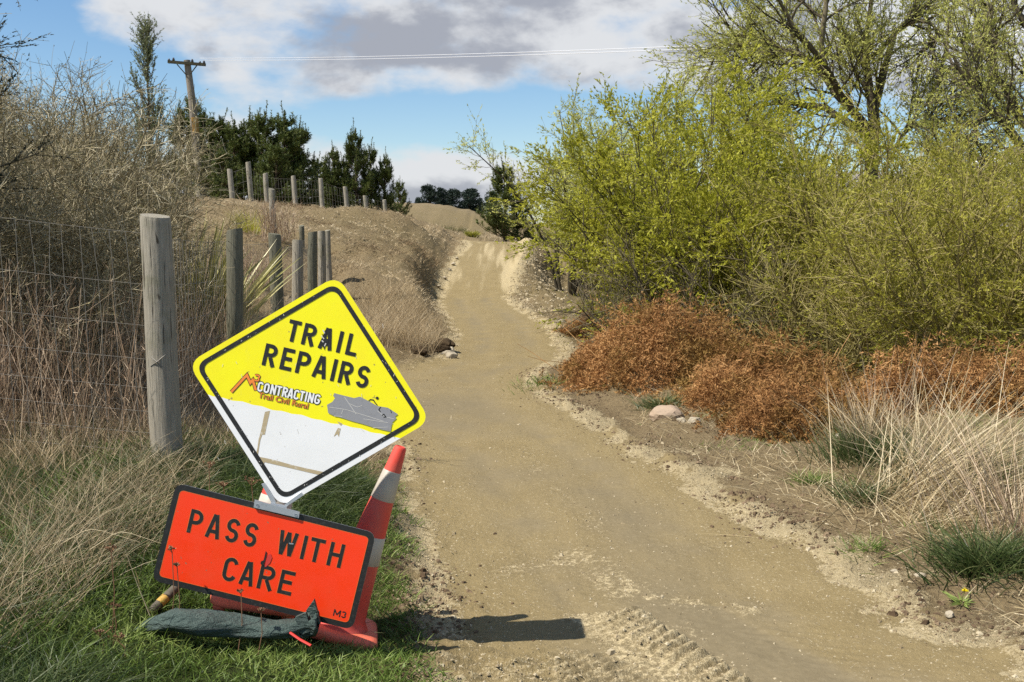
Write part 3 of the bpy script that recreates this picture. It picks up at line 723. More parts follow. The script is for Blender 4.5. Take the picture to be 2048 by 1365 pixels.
part('trade_line', font_word('Trail Civil Rural', (582, 1046), 13.0, 66, za, .00195, .035, 1.04), M['black_print'], dia)
# silver tape with a ragged edge over a cyclist symbol
tape = [(1232, 1010), (1310, 1030), (1400, 1052), (1450, 1040), (1520, 1075), (1600, 1120), (1690, 1135), (1775, 1190), (1750, 1210), (1762, 1225), (1725, 1262), (1712, 1338), (1640, 1322), (1560, 1300), (1470, 1272), (1380, 1248), (1300, 1222), (1220, 1200), (1180, 1180), (1170, 1110), (1215, 1085), (1240, 1050), (1222, 1035)]
pm = PM(); pm.sheet([za(p) for p in tape], .0024); tp = spart('silver_tape', pm, M['duct_tape'], dia)
pm = PM()
for ln in ([(1320, 1045), (1420, 1190)], [(1190, 1130), (1330, 1150), (1460, 1190), (1650, 1250)], [(1360, 1100), (1430, 1130), (1470, 1115)], [(1560, 1305), (1690, 1300)], [(1600, 1160), (1660, 1210), (1740, 1230)], [(1290, 1190), (1310, 1150)], [(1480, 1230), (1690, 1262)], [(1230, 1205), (1300, 1210)]):
    pm.stroke([za(p) for p in ln], .9, .0029)
spart('tape_crease', pm, M['scratch'], dia).__setitem__('kind', 'stuff')
pm = PM(); pm.sheet([za((1598+13*math.cos(t), 1052+13*math.sin(t))) for t in np.linspace(0, 2*math.pi, 12)[:-1]], .0016)
pm.stroke([za(p) for p in [(1518, 1082), (1540, 1064), (1566, 1068), (1578, 1090), (1598, 1112)]], 1.9, .0016)
pm.stroke([za(p) for p in [(1640, 1200), (1655, 1190), (1672, 1212), (1652, 1215)]], 2.0, .0030); pm.stroke([za(p) for p in [(1628, 1128), (1612, 1150), (1626, 1170)]], 1.8, .0030); pm.stroke([za(p) for p in [(1712, 1150), (1720, 1180)]], 1.4, .0030)
spart('cyclist_symbol', pm, M['black_print'], dia)
# tan tape marks left on the white sheet
pm = PM()
pm.sheet([za(p) for p in [(640, 1170), (684, 1160), (668, 1230), (655, 1290), (640, 1365), (598, 1365), (615, 1290), (628, 1225)]], .0013)
z2 = lambda p: np.array([480+p[0]/5.25, 840+p[1]/5.25])
pm.sheet([z2(p) for p in [(226, 105), (250, 110), (214, 215), (200, 300), (190, 368), (168, 362), (185, 290), (196, 205)]], .0014)
pm.sheet([z2(p) for p in [(185, 385), (300, 408), (420, 438), (560, 478), (700, 510), (878, 548), (845, 582), (700, 548), (540, 510), (400, 478), (260, 445), (250, 475), (215, 452)]], .0015)
pm.sheet([z2(p) for p in [(1030, 85), (1058, 92), (1038, 180), (1022, 150), (985, 178), (1005, 130)]], .0014)
pm.sheet([z2(p) for p in [(1020, 15), (1075, 40), (1060, 65), (1035, 35)]], .0014)
spart('tan_tape', pm, M['tan_tape'], dia)

# orange plate
PLA = [(355.5, 965), (753.5, 1065), (706.5, 1258), (307, 1159)]
pm = PM(); pm.prism(round_poly(PLA, 17), .022, .004, 0, 1)
pla = spart('text_plate', pm, [M['black_print'], M['alloy']], label='orange plate with a black rim lettered PASS WITH CARE')
pm = PM(); pm.sheet(round_poly(inset(PLA, 12.2), 7), .0226); spart('orange_face', pm, M['orange_red'], pla)
pm = PM(); po, pi = round_poly(inset(PLA, 11.6), 8), round_poly(inset(PLA, 12.5), 7); pm.ring(po, pi, .0229); spart('rim_line', pm, M['letter_edge'], pla)
W1 = [('P', 0, 102), ('A', 139, 251), ('S', 288, 387), ('S', 430, 528), ('W', 690, 832), ('I', 876, 906), ('T', 932, 1042), ('H', 1083, 1192)]
W2 = [('C', 0, 105), ('A', 133, 243), ('R', 274, 392), ('E', 434, 540)]
pm = PM()
for wd, O in ((W1, (288, 428)), (W2, (548, 786))):
    letters(wd, O, 13.2, 181, 28, zb, .0236, [M['black_print'], M['letter_edge']], pla, 8)
letters([('M', 0, 54), ('3', 62, 98)], (1393, 1058), 13, 50, 8.5, zb, .0234, M['black_print'], pla)
pm = PM(); pm.sheet([zb(p) for p in [(880, 690), (890, 640), (905, 600), (925, 590), (935, 620), (920, 660), (890, 690)]], .0246, 1)
spart('torn_patch', pm, [M['black_print'], M['strap'], M['alloy']], pla); pm = PM(); pm.sheet([zb(p) for p in [(888, 570), (896, 580), (886, 640), (868, 685), (848, 668), (850, 650), (872, 640)]], .0250, 0)
spart('torn_patch', pm, [M['black_print'], M['strap'], M['alloy']], pla); pm = PM(); pm.sheet([zb(p) for p in [(1062, 508), (1100, 514), (1095, 522), (1064, 518)]], .0250, 2)
spart('torn_patch', pm, [M['black_print'], M['strap'], M['alloy']], pla)
# bracket that joins the two panels
pm = PM(); pm.prism([zb(p) for p in [(808, 183), (1146, 276), (1140, 320), (800, 240)]], .034, .010)
for q in ([(850, 66), (872, 60), (962, 205), (936, 224)], [(1030, 244), (1026, 222), (1150, 132), (1170, 152)]): pm.prism([zb(p) for p in q], .016, .030)
pm.prism([zb(p) for p in [(925, 205), (1050, 232), (1030, 270), (915, 240)]], .020, .010)
br = spart('bracket', pm, M['alloy'])
for q in ((830, 222), (1118, 296)):
    mbx = MB(); mbx.tubes([[onplane([zb(q)], .034)[0], onplane([zb(q)], .0375)[0]], ], .006, 8); part('bolt', mbx, M['alloy'], br)


# ------------------------------------------------------------------ traffic cones
def frame(axis):
    w = norm(np.asarray(axis, float)); u = norm(np.cross([0, 1., 0], w)); v = np.cross(w, u); return u, v, w
def lathe(mb, o, fr, prof, S=36, mi=0):
    u, v, w = fr; a = np.arange(S)*2*math.pi/S
    V = np.array([[o+u*(r*math.cos(t))+v*(r*math.sin(t))+w*h for t in a] for r, h in prof]); K = len(prof)
    idx = np.arange(K*S).reshape(K, S); nx = np.roll(idx, -1, 1)
    mb.add(V.reshape(-1, 3), np.stack([idx[:-1], nx[:-1], nx[1:], idx[1:]], -1).reshape(-1, 4), .5, mi)
def rsquare(h, r, n=7):
    out = []
    for cx, cy, a0 in ((h-r, h-r, 0), (-h+r, h-r, 90), (-h+r, -h+r, 180), (h-r, -h+r, 270)): out += arc(cx, cy, r, r, a0, a0+90, n)
    return out
def cone(label, b, t, yaw, bands, half=.20):
    b = np.asarray(b); t = np.asarray(t); L = np.linalg.norm(t-b); fr = frame(t-b); u, v, w = fr
    u, v = u*math.cos(yaw)+v*math.sin(yaw), -u*math.sin(yaw)+v*math.cos(yaw); fr = (u, v, w)
    root = thing('traffic_cone', label, 'traffic cone', (b[0], b[1], h1(b[0], b[1])))
    rad = lambda s: .128-(.128-.029)*(s/L)
    prof = [(.150, .046), (.140, .052), (rad(.085), .085)]+[(rad(s), s) for s in np.linspace(.12, L-.012, 12)]+[(.024, L-.002), (.018, L), (.014, L-.03), (.0135, L-.2)]
    mb = MB(); lathe(mb, b, fr, prof); part('body', mb, M['cone_red'], root, True)
    for s0, s1 in bands:
        mb = MB(); e = .0022; s0, s1 = L*(1-s0), L*(1-s1); lathe(mb, b, fr, [(rad(s1)+.0005, s1), (rad(s1)+e, s1+.002), (rad((s0+s1)/2)+e, (s0+s1)/2), (rad(s0)+e, s0-.002), (rad(s0)+.0005, s0)])
        part('reflective_band', mb, M['cone_band'], root, True)
    mb = MB(); rings = [(half-.012, -.002), (half, .008), (half, .034), (half-.010, .044), (half*.80, .048), (half*.55, .050)]
    V = []; sq = np.array(rsquare(1, .28))
    for s, h in rings: V += [b+(u*p[0]+v*p[1])*s+w*h for p in sq]
    n = len(sq); ii = np.arange(len(rings)*n).reshape(len(rings), n); nn = np.roll(ii, -1, 1)
    mb.add(np.array(V), np.stack([ii[:-1], nn[:-1], nn[1:], ii[1:]], -1).reshape(-1, 4)); part('base', mb, M['cone_base'], root, True)
    for sx, sy in ((1, 1), (1, -1), (-1, 1), (-1, -1)):
        mb = MB(); lathe(mb, b+u*sx*half*.78+v*sy*half*.78-w*.018, fr, [(.001, -.004), (.028, 0), (.030, .018)], 10); part('foot', mb, M['cone_base'], root, True)
    return root
cone('red and white traffic cone holding up the warning sign, mostly hidden behind it', at(506, 1206, 4.70), at(592, 822, 4.86), .25, [(.10, .26), (.445, .60)])
cone('red and white traffic cone leaning at the track side of the orange plate', at(672, 1262, 4.80), at(802, 893, 4.88), .12, [(.132, .285), (.47, .615)])

# ------------------------------------------------------------------ green mesh sandbag draped over the cone base, pipe
def bag():
    path = [(268, 1256, 6), (300, 1244, 34), (345, 1236, 56), (400, 1240, 60), (460, 1246, 56), (505, 1252, 48), (545, 1255, 42), (585, 1252, 44), (612, 1246, 56), (630, 1240, 60), (637, 1236, 40)]
    S = 30; V = []; K = 60; pa = np.array(path, float); tt = np.linspace(0, len(path)-1, K)
    for i, t in enumerate(tt):
        px = np.interp(t, range(len(path)), pa[:, 0]); py = np.interp(t, range(len(path)), pa[:, 1]); hh = np.interp(t, range(len(path)), pa[:, 2])/455/2*.78
        c = at(px, py+5, 4.37+.02*math.sin(i*.3)); flat = 1.0+.5*sstep(7, 9.5, t)
        for k in range(S):
            a = 2*math.pi*k/S; f = 1+.16*vnoise(np.array([i*.16]), np.array([k*.35]))[0]*2+.05*math.sin(k*1.1+i*.25)
            gather = 1+.22*math.sin(k*2.1)*float(sstep(6.0, 8.0, t))
            V.append(c+np.array([0, math.cos(a)*hh*1.5*f/flat, math.sin(a)*hh*f*gather]))
    ii = np.arange(K*S).reshape(K, S); nn = np.roll(ii, -1, 1); mb = MB(); mb.add(np.array(V), np.stack([ii[:-1], nn[:-1], nn[1:], ii[1:]], -1).reshape(-1, 4))
    o0 = at(450, 1262, 4.4); root = thing('sandbag', 'dark green mesh sandbag draped over the cone base in the grass', 'sandbag', (o0[0], o0[1], h1(o0[0], o0[1])))
    part('sack', mb, M['netting'], root, True)
    mb = MB()   # frayed tail that stands up beside the plate
    for q in ([(612, 1222), (628, 1200), (634, 1222), (640, 1250)], [(590, 1236), (612, 1226), (622, 1262), (600, 1272)], [(560, 1262), (600, 1266), (606, 1276), (570, 1276)]):
        A = np.array([at(p[0], p[1], 4.33) for p in q]); B = A+[0, .02, 0]; mb.add(np.concatenate([A, B]), [[0, 1, 2, 3], [7, 6, 5, 4], [0, 4, 5, 1], [1, 5, 6, 2], [2, 6, 7, 3], [3, 7, 4, 0]])
    part('frayed_end', mb, M['netting'], root)
    mb = MB(); mb.tubes([[at(580, 1266, 4.31), at(600, 1280, 4.28), at(622, 1292, 4.25)]], .006, 6); part('tie_strap', mb, M['strap'], root)
bag()
p0, p1 = at(298, 1228, 4.62), at(352, 1176, 4.75)
root = thing('marker_pipe', 'short dark pipe with a yellow band lying behind the sandbag', 'pipe', (p0[0], p0[1], h1(p0[0], p0[1])))
mb = MB(); mb.tubes([[p0, p1]], .022, 12); part('pipe_body', mb, M['pipe'], root, True)
mb = MB(); mb.tubes([[p0+(p1-p0)*.38, p0+(p1-p0)*.62]], .0235, 12); part('pipe_band', mb, M['pipe_band'], root, True)

# ------------------------------------------------------------------ fences
def post_mesh(b, t, r, seed=0, slant=.02, S=18, K=7):
    rg = np.random.RandomState(seed); b = np.asarray(b, float); t = np.asarray(t, float); u, v, w = frame(t-b); L = np.linalg.norm(t-b); V = []
    ph = rg.uniform(0, 6.28, 3)
    hs = [0]+list(np.linspace(.04, .985, K-2))+[1.0]
    for j, q in enumerate(hs):
        for k in range(S):
            a = 2*math.pi*k/S; rr = r*(1.05-.08*q)*(1+.03*math.sin(2*a+ph[0])+.02*math.sin(3*a+ph[1]+q*2))*(1 if j < len(hs)-1 else .95)
            V.append(b+w*(L*q+(slant*math.cos(a+ph[2]) if j >= len(hs)-2 else 0))+u*rr*math.cos(a)+v*rr*math.sin(a)+u*.012*math.sin(q*3+ph[1])*L/1.6)
    ii = np.arange(len(hs)*S).reshape(len(hs), S); nn = np.roll(ii, -1, 1); mb = MB()
    mb.add(np.array(V), np.stack([ii[:-1], nn[:-1], nn[1:], ii[1:]], -1).reshape(-1, 4))
    c = np.mean(V[-S:], 0); mb.add(np.concatenate([V[-S:], [c]]), [[k, (k+1) % S, S, S] for k in range(0)] or [[(2*k) % S, (2*k+1) % S, (2*k+2) % S, S] for k in range(S//2)])
    return mb
NEAR = [(306, 432, 6.6, .100), (466, 459, 9.58, .078), (549, 468, 12.7, .080), (594, 481, 15.4, .086), (625, 464, 17.8, .082), (642, 463, 19.6, .074), (656, 461, 21.6, .062)]
fb = at(320, 920, 6.6)
fence = thing('deer_fence', 'round grey timber posts with wire netting running along the track behind the sign', 'fence', (fb[0], fb[1], h1(fb[0], fb[1])))
tops = []
for i, (px, py, Y, r) in enumerate(NEAR):
    t = at(px, py, Y); lean = .055 if i == 0 else rng.uniform(-.01, .02); b = np.array([t[0]+lean, Y+.01, 0]); b[2] = h1(b[0], b[1])-.12
    tops.append((b, t)); part('post', post_mesh(b, t, r, i, .012 if i else .018), M['post_wood'] if i not in (1, 2, 4) else M['post_wood_green'], fence, True)
t = at(603, 452, 24.0); b = np.array([t[0], 24.0, 0]); b[2] = h1(b[0], b[1])-.1; part('post', post_mesh(b, t, .06, 31), M['post_wood_green'], fence, True)
t = at(544, 378, 24.6); b = np.array([t[0]+.03, 24.6, 0]); b[2] = h1(b[0], b[1])-.1; part('post', post_mesh(b, t, .075, 32), M['post_wood'], fence, True)
def wires(mb, A, B, At, Bt, n=8, pitch=.15, r=.0016, sag=.02, dropr=.0012):
    r = r*.8
    """netting between two posts: n line wires and upright stays"""
    L = np.linalg.norm(B-A); K = 7; ks = np.linspace(0, 1, K)
    fr = np.array([0.02, .10, .19, .29, .41, .55, .72, .93])[:n]
    P = []
    for f in fr:
        a = A+(At-A)*f; b = B+(Bt-B)*f
        P.append([a+(b-a)*k+np.array([0, 0, -sag*4*k*(1-k)*(.3+f)]) for k in ks])
    mb.tubes(P, r, 3)
    m = int(L/pitch); P = []
    for j in range(1, m):
        k = (j+rng.uniform(-.12, .12))/m; a = A+(B-A)*k; b = At+(Bt-At)*k; lo, hi = fr[0], fr[-1]; dx = rng.normal(0, .008)
        q = [a+(b-a)*(lo+(hi-lo)*s)+np.array([0, 0, -sag*4*k*(1-k)*(.3+s)])+(B-A)/L*(dx*math.sin(s*7)+rng.normal(0, .004)) for s in np.linspace(0, 1, 6)]
        P.append(q)
    if P: mb.tubes(P, dropr, 3)
mb = MB()
off = np.array([-.085, 0, 0])
pts = [(b+off+[0, 0, .15], t+off) for b, t in tops]
corner = np.array([-5.2, 6.15, 0]); corner[2] = h1(-5.2, 6.15); ctop = corner+[0, 0, 1.62]
for (A, At), (B, Bt) in zip(pts[:-1], pts[1:]): wires(mb, A, B, At, Bt, 8, .11, .0022, .02, .0020)
part('wire_netting', mb, M['wire'], fence, kind='stuff')
mb = MB(); wires(mb, corner, pts[0][0], ctop, pts[0][1], 8, .095, .0018, .03, .0019)
part('wire_netting', mb, M['wire'], fence, kind='stuff')
part('post', post_mesh(corner-[0.05, 0, .15], ctop+[-.05, 0, .1], .08, 44), M['post_wood'], fence, True)
# crossed tie on the strainer post
b, t = tops[0]; c = b+(t-b)*.46+np.array([0, -.108, 0]); mb = MB()
mb.tubes([[c+[-.05, .02, -.03], c+[0, -.004, 0], c+[.05, .02, .045]], [c+[-.045, .02, .03], c+[0, -.004, 0], c+[.03, .01, -.035]]], .0035, 5); part('wire_tie', mb, M['wire'], fence)
# higher fence along the back of the bank
UP = [(460, 339, 395, 45), (497, 324, 402, 46), (531, 347, 408, 48), (587, 352, 411, 51), (641, 357, 412, 54), (690, 374, 414, 57), (730, 392, 416, 59), (768, 400, 417, 61)]
t0 = at(UP[0][0], UP[0][2], UP[0][3])
fence2 = thing('deer_fence', 'tall pale fence posts with netting on top of the bank before the pines', 'fence', (t0[0], t0[1], h1(t0[0], t0[1])))
ends = []
for i, (px, py, pb, Y) in enumerate(UP):
    t = at(px, py, Y); b = np.array([t[0]+.12, Y, 0]); b[2] = h1(b[0], Y)-.1; ends.append((b, t)); part('post', post_mesh(b, t, .115, 60+i), M['post_wood'], fence2, True)
mb = MB()
for (A, At), (B, Bt) in zip(ends[:-1], ends[1:]): wires(mb, A+[0, -.15, 0], B+[0, -.15, 0], At+[0, -.15, 0], Bt+[0, -.15, 0], 8, .32, .006, .03, .0045)
part('wire_netting', mb, M['wire'], fence2, kind='stuff')

# ------------------------------------------------------------------ power pole and lines
Yp = 66.0
tp_, mid, lowp = at(374, 121, Yp), at(384, 200, Yp), at(404, 420, Yp)
b = np.array([lowp[0], Yp, h1(lowp[0], Yp)-.3])
pole = thing('power_pole', 'leaning wooden power pole with a dark crossarm above the pines', 'utility pole', (b[0], b[1], h1(b[0], Yp)))
mb = MB(); mb.tubes([[b, mid+(b-mid)*.5+[.03, 0, 0], mid, tp_]], [[.30, .27, .23, .20]], 14); part('pole', mb, M['pole_wood'], pole, True)
pa, pb_ = at(388.5, 236, Yp), at(391, 268, Yp); mb = MB(); mb.tubes([[pa, pb_]], .258, 14); part('pole_patch', mb, M['pole_patch'], pole, True)
ca, cb_ = at(336, 124, Yp-.3), at(411, 130, Yp-.3); cd = cb_-ca; M3 = np.stack([norm(cd), [0, 1, 0], np.cross(norm(cd), [0, 1, 0])], 1)
mb = MB(); mb.box((ca+cb_)/2, np.linalg.norm(cd)/2, .09, .085, M3); arm = part('crossarm', mb, M['cross_wood'], pole)
for px, py in ((338, 120), (347, 118), (384.5, 121), (400, 125), (408, 124)):
    q = at(px, py, Yp-.3); mb = MB(); lathe(mb, q-[0, 0, .12], (np.array([1., 0, 0]), np.array([0, 1., 0]), np.array([0, 0, 1.])), [(.02, -.12), (.025, 0), (.11, .02), (.06, .06), (.10, .09), (.05, .13), (.06, .17), (.001, .2)], 10); part('insulator', mb, M['insulator'], arm, True)
for a, c in (((354, 129), (373, 151)), ((394, 131), (381, 148))):
    mb = MB(); mb.tubes([[at(a[0], a[1], Yp-.32), at(c[0], c[1], Yp-.28)]], .035, 6); part('brace', mb, M['cross_wood'], pole)
for lab, s, e, yy, dz in (('upper bright power line crossing the sky from the pole', (400, 117), (2100, 58), 30.0, 0), ('lower bright power line crossing the sky from the pole', (408, 121), (2100, 66), 30.3, 0)):
    A, B = at(s[0], s[1], Yp-.3), at(e[0], e[1], yy); k = np.linspace(0, 1, 24); P = A+(B-A)*k[:, None]; P[:, 2] -= .9*4*k*(1-k)*.25
    mb = MB(); mb.tubes([P], .013, 5); o = part('power_line', mb, M['bright_wire'], None, True, origin=A); tag(o, lab, 'power line', 'power lines from the pole')

# ------------------------------------------------------------------ plant builders
def grow(p0, d, L, K, wob, trop):
    p0 = np.asarray(p0, float); dd = norm(np.asarray(d, float)); L = np.broadcast_to(L, (len(p0),)); pts = [p0]; trop = np.asarray(trop, float)
    for k in range(K-1):
        dd = norm(dd+rng.normal(0, wob, (len(p0), 3))+trop); pts.append(pts[-1]+dd*(L/(K-1))[:, None])
    return np.stack(pts, 1)
def sprout(P, n, tmin, tmax, ang, spread=.25):
    """n shoots from random places along the paths P, leaning off them by about ang radians"""
    Np, K, _ = P.shape; pi = rng.randint(0, Np, n); t = rng.uniform(tmin, tmax, n)*(K-1); k = np.minimum(t.astype(int), K-2); f = (t-k)[:, None]
    a, b = P[pi, k], P[pi, k+1]; p = a+(b-a)*f; tg = norm(b-a); sd = norm(np.cross(tg, rng.normal(size=(n, 3))))
    an = np.abs(rng.normal(ang, spread*ang, n))[:, None]
    return p, norm(tg*np.cos(an)+sd*np.sin(an)), pi, t/(K-1)
def taper(n, K, r0, r1): return np.broadcast_to(np.linspace(r0, r1, K), (n, K))
def twigs(mb, P, w0, w1, rnd):
    n, K, _ = P.shape; t = norm(P[:, -1]-P[:, 0]); side = norm(np.cross(t, rng.normal(size=(n, 3)))); mb.ribbons(P, side, taper(n, K, w0*.75, w1*.75), rnd)
def up_dirs(n, a0, a1, az0=0, az1=2*math.pi):
    a = rng.uniform(a0, a1, n); z = rng.uniform(az0, az1, n); return np.stack([np.sin(a)*np.cos(z), np.sin(a)*np.sin(z), np.cos(a)], 1)
def leafing(mb, P, n, L, w, tmin=.1, ang=.6, base=None, mi=0):
    p, d, pi, t = sprout(P, n, tmin, 1.0, ang)
    cl = rng.rand(len(P))[pi] if base is None else base[pi]
    mb.leaves(p, d, rng.uniform(L*.6, L*1.3, n), rng.uniform(w*.7, w*1.2, n), np.clip(cl*.55+rng.rand(n)*.45, 0, 1), mi)

def blades(mb, x, y, h, w, lean=.35, droop=.5, K=4, rnd=None, az=None, zoff=0.0, mi=0, z=None):
    """grass blades standing on the ground"""
    n = len(x); z = hz(x, y) if z is None else z; p = np.stack([x, y, z-.01+zoff], 1)
    az = rng.uniform(0, 2*math.pi, n) if az is None else az
    hd = np.stack([np.cos(az), np.sin(az), np.zeros(n)], 1); ln = np.abs(rng.normal(lean, .3*lean+.02, n)); h = np.broadcast_to(h, (n,)); dr = np.broadcast_to(droop, (n,))*rng.uniform(.3, 1.3, n)
    d0 = norm(hd*np.sin(ln)[:, None]+np.array([0, 0, 1.])*np.cos(ln)[:, None])
    t = np.linspace(0, 1, K)
    P = p[:, None]+d0[:, None]*(h[:, None]*t)[:, :, None]+(hd*.8-np.array([0, 0, .55]))[:, None]*((h*dr)[:, None]*(t**2)*.7)[:, :, None]
    side = norm(np.cross(d0, rng.normal(size=(n, 3))*[1, 1, .15])); ww = np.broadcast_to(w, (n,))[:, None]*np.linspace(1, 0.0, K)[None]**.7*.5
    mb.ribbons(P, side, np.maximum(ww, .0002), rng.rand(n) if rnd is None else rnd, mi)
def scatter(n, x0, x1, y0, y1, dens):
    """n points with the density dens(x, y) in 0..1, thinner far away"""
    X, Y = [], []; got = 0; it = 0
    while got < n and it < 60:
        x = rng.uniform(x0, x1, n); y = rng.uniform(y0, y1, n); k = rng.rand(n) < dens(x, y); X.append(x[k]); Y.append(y[k]); got += k.sum(); it += 1
    return np.concatenate(X)[:n], np.concatenate(Y)[:n]

# ------------------------------------------------------------------ grass
def seen_w(x, y, margin=.12): return np.abs(x) < (.5+margin)*y+.1
def green_dens(x, y):
    d = road_d(x, y); left = (x < .1)
    k = sstep(-.02, .22, d+.25*fbm(x, y, 3, 3))*left*np.clip(1.15-np.abs(x+1.0)/2.6, 0, 1)
    return k*seen_w(x, y)*np.clip(.75+.8*fbm(x, y, 2.2, 3), .25, 1)
x, y = scatter(46000, -2.7, .1, 2.6, 8.0, lambda x, y: green_dens(x, y)*np.clip(5.0/y, 0, 1))
mb = MB(); hgt_ = rng.uniform(.035, .095, len(x))*(1+.5*sstep(-1.1, -1.7, x)); cl = fbm(x, y, 1.6, 3)
blades(mb, x, y, hgt_, rng.uniform(.0045, .0080, len(x)), .55, .7, 3, np.clip(.5+.55*cl+rng.normal(0, .22, len(x)), 0, 1))
g = part('grass', mb, M['green_grass']); tag(g, 'short green turf growing along the track edge round the cone', 'grass', kind='stuff')
# longer rank grass at the foot of the fence
def rank_dens(x, y): return np.where(y < 4.75, sstep(-1.66, -1.82, x-.3*(4.3-y)), sstep(-.8, -1.1, x))*sstep(-2.6, -2.2, x)*seen_w(x, y)*np.clip(.5+1.3*fbm(x, y, 2.0, 3), .05, 1)
x, y = scatter(15000, -2.6, -.6, 2.7, 6.9, rank_dens)
mb = MB(); blades(mb, x, y, rng.uniform(.10, .30, len(x)), rng.uniform(.004, .007, len(x)), .6, 1.1, 4, np.clip(rng.normal(.42, .28, len(x)), 0, 1))
g = part('grass', mb, M['dark_grass']); tag(g, 'long dark green grass bent over below the netting', 'grass', kind='stuff')
# dry straw mixed through it, thicker towards the fence
def dry_dens(x, y):
    ln = -1.6-.105*y; k = sstep(.75, -.1, x-ln)*np.clip(.35+1.6*fbm(x+3, y, 1.4, 3), .03, 1); k = np.where((y > 7) & (x < -.6), np.maximum(k, .4), k); k = np.where((x > -1.95) & (y < 4.8), 0, k); k = np.where((x < -1.95) & (y > 4.0) & (y < 6.8), np.maximum(k, .45), k)
    return k*seen_w(x, y, .16)*(x > ln-2.8)*(road_d(x, y) > .1)
x, y = scatter(26000, -5.5, -.7, 3.6, 13.0, dry_dens)
mb = MB(); blades(mb, x, y, rng.uniform(.07, .30, len(x)), rng.uniform(.003, .006, len(x)), .5, .4, 4, np.clip(rng.normal(.5, .25, len(x)), 0, 1))
x2, y2 = scatter(1500, -2.4, -1.3, 4.2, 6.6, lambda x, y: dry_dens(x, y))
blades(mb, x2, y2, rng.uniform(.2, .45, len(x2)), .003, .6, .6, 5, np.clip(rng.normal(.75, .2, len(x2)), 0, 1))
g = part('dry_grass', mb, M['dry_grass']); tag(g, 'tangled dry straw grass growing through the fence line', 'grass', kind='stuff')
# dead upright stalks in front of the scrub
x, y = scatter(8000, -6.2, -2.3, 6.4, 13, lambda x, y: seen_w(x, y, .16)*sstep(.25, -.2, x+1.75+.105*y)*np.clip(.5+1.1*fbm(x, y, 1.2, 3), .1, 1)*sstep(13, 8, y))
n = len(x); z = hz(x, y); P = grow(np.stack([x, y, z], 1), up_dirs(n, 0, .55), rng.uniform(.35, 1.3, n), 4, .2, (0, 0, .03)); mb = MB(); twigs(mb, P, .0032, .0014, rng.rand(n))
p, d, _, _ = sprout(P, 22000, .35, 1, .7); mb.leaves(p, d, rng.uniform(.03, .10, len(p)), .004, rng.rand(len(p)))
g = part('dead_stalks', mb, M['red_stalk']); tag(g, 'dead reddish weed stalks standing between the fence and the scrub', 'dead weeds', kind='stuff')
# bank
def bank_dens(x, y):
    d = road_d(x, y); return sstep(.05, .5, d+.3*fbm(x, y, 1.5, 3))*(x < np.interp(y, YL, XL))*(y > 13.9)*seen_w(x, y, .06)*np.clip(.62+1.1*fbm(x, y, .7, 3), .15, 1)*np.clip(16/y, 0, 1)
x, y = scatter(50000, -12, -.6, 13.9, 48, bank_dens)
mb = MB(); n = len(x); cl = fbm(x, y, .5, 3); tall = np.clip(fbm(x+9, y, .8, 3)*2, 0, 1)
blades(mb, x, y, rng.uniform(.06, .14, n)*(1+.8*tall)*np.clip(y/22, .8, 1.1), rng.uniform(.008, .014, n)*np.clip(y/22, .8, 1.6), .7, .8, 3, np.clip(.48+1.05*cl+rng.normal(0, .2, n), 0, 1))
x, y = scatter(6500, -3.4, -.8, 14.1, 21, lambda x, y: bank_dens(x, y)*np.clip(fbm(x, y, 1.3, 3)*3+.3, 0, 1)); n = len(x)
blades(mb, x, y, rng.uniform(.25, .6, n), .006, .4, .5, 4, np.clip(rng.normal(.55, .22, n), 0, 1))
g = part('bank_grass', mb, M['bank_grass']); tag(g, 'dry brown grass covering the bank on the fence side of the track', 'grass', kind='stuff')
# sparse tufts beyond the crest and on the far mound
x, y = scatter(12000, -40, 30, 44, 90, lambda x, y: seen_w(x, y, .03)*np.clip(.5+1.1*fbm(x, y, .3, 3), .05, 1)*np.clip(50/y, 0, 1))
mb = MB(); n = len(x); blades(mb, x, y, rng.uniform(.2, .45, n)*np.clip(y/60, 1, 1.6), .03*np.clip(y/60, 1, 2), .5, .6, 3, np.clip(rng.normal(.6, .25, n), 0, 1))
g = part('dry_grass', mb, M['dry_grass']); tag(g, 'pale dry tussock grass on the flat beyond the crest', 'grass', kind='stuff')
# verge on the shrub side
def verge_dens(x, y):
    d = road_d(x, y); return sstep(.25, .9, d+.4*fbm(x, y, 2, 3))*(x > 0)*seen_w(x, y, .08)*np.clip(.1+.25*sstep(1.2, 2.4, x)+1.7*fbm(x, y, 1.1, 3), .02, 1)*np.clip(9/y, 0, 1)
x, y = scatter(19000, .4, 9, 3.6, 24, verge_dens)
mb = MB(); n = len(x); blades(mb, x, y, rng.uniform(.05, .17, n), rng.uniform(.003, .006, n), .8, .7, 4, np.clip(rng.normal(.5, .28, n), 0, 1))
g = part('dry_grass', mb, M['dry_grass']); tag(g, 'flattened dry grass and litter on the verge below the willows', 'grass', kind='stuff')
x, y = scatter(15000, .6, 5.5, 4.3, 13, lambda x, y: sstep(.15, .5, road_d(x, y))*(x > 0)*seen_w(x, y)*np.clip(.25+1.6*fbm(x+7, y, 1.4, 3), .03, 1)*np.clip(7/y, 0, 1))
mb = MB(); n = len(x); blades(mb, x, y, rng.uniform(.05, .20, n), rng.uniform(.004, .007, n), 1.3, .25, 3, np.clip(rng.normal(.6, .28, n), 0, 1))
g = part('dry_grass', mb, M['straw']); tag(g, 'broken straw litter lying on the cleared verge', 'straw', kind='stuff')
x, y = scatter(6500, .4, 5, 3.8, 14, lambda x, y: sstep(.3, .8, road_d(x, y))*(x > 0)*seen_w(x, y)*sstep(.10, .28, fbm(x+4, y+2, 1.5, 3)+.16*sstep(1.6, 2.6, x)*sstep(8.5, 7, y)))
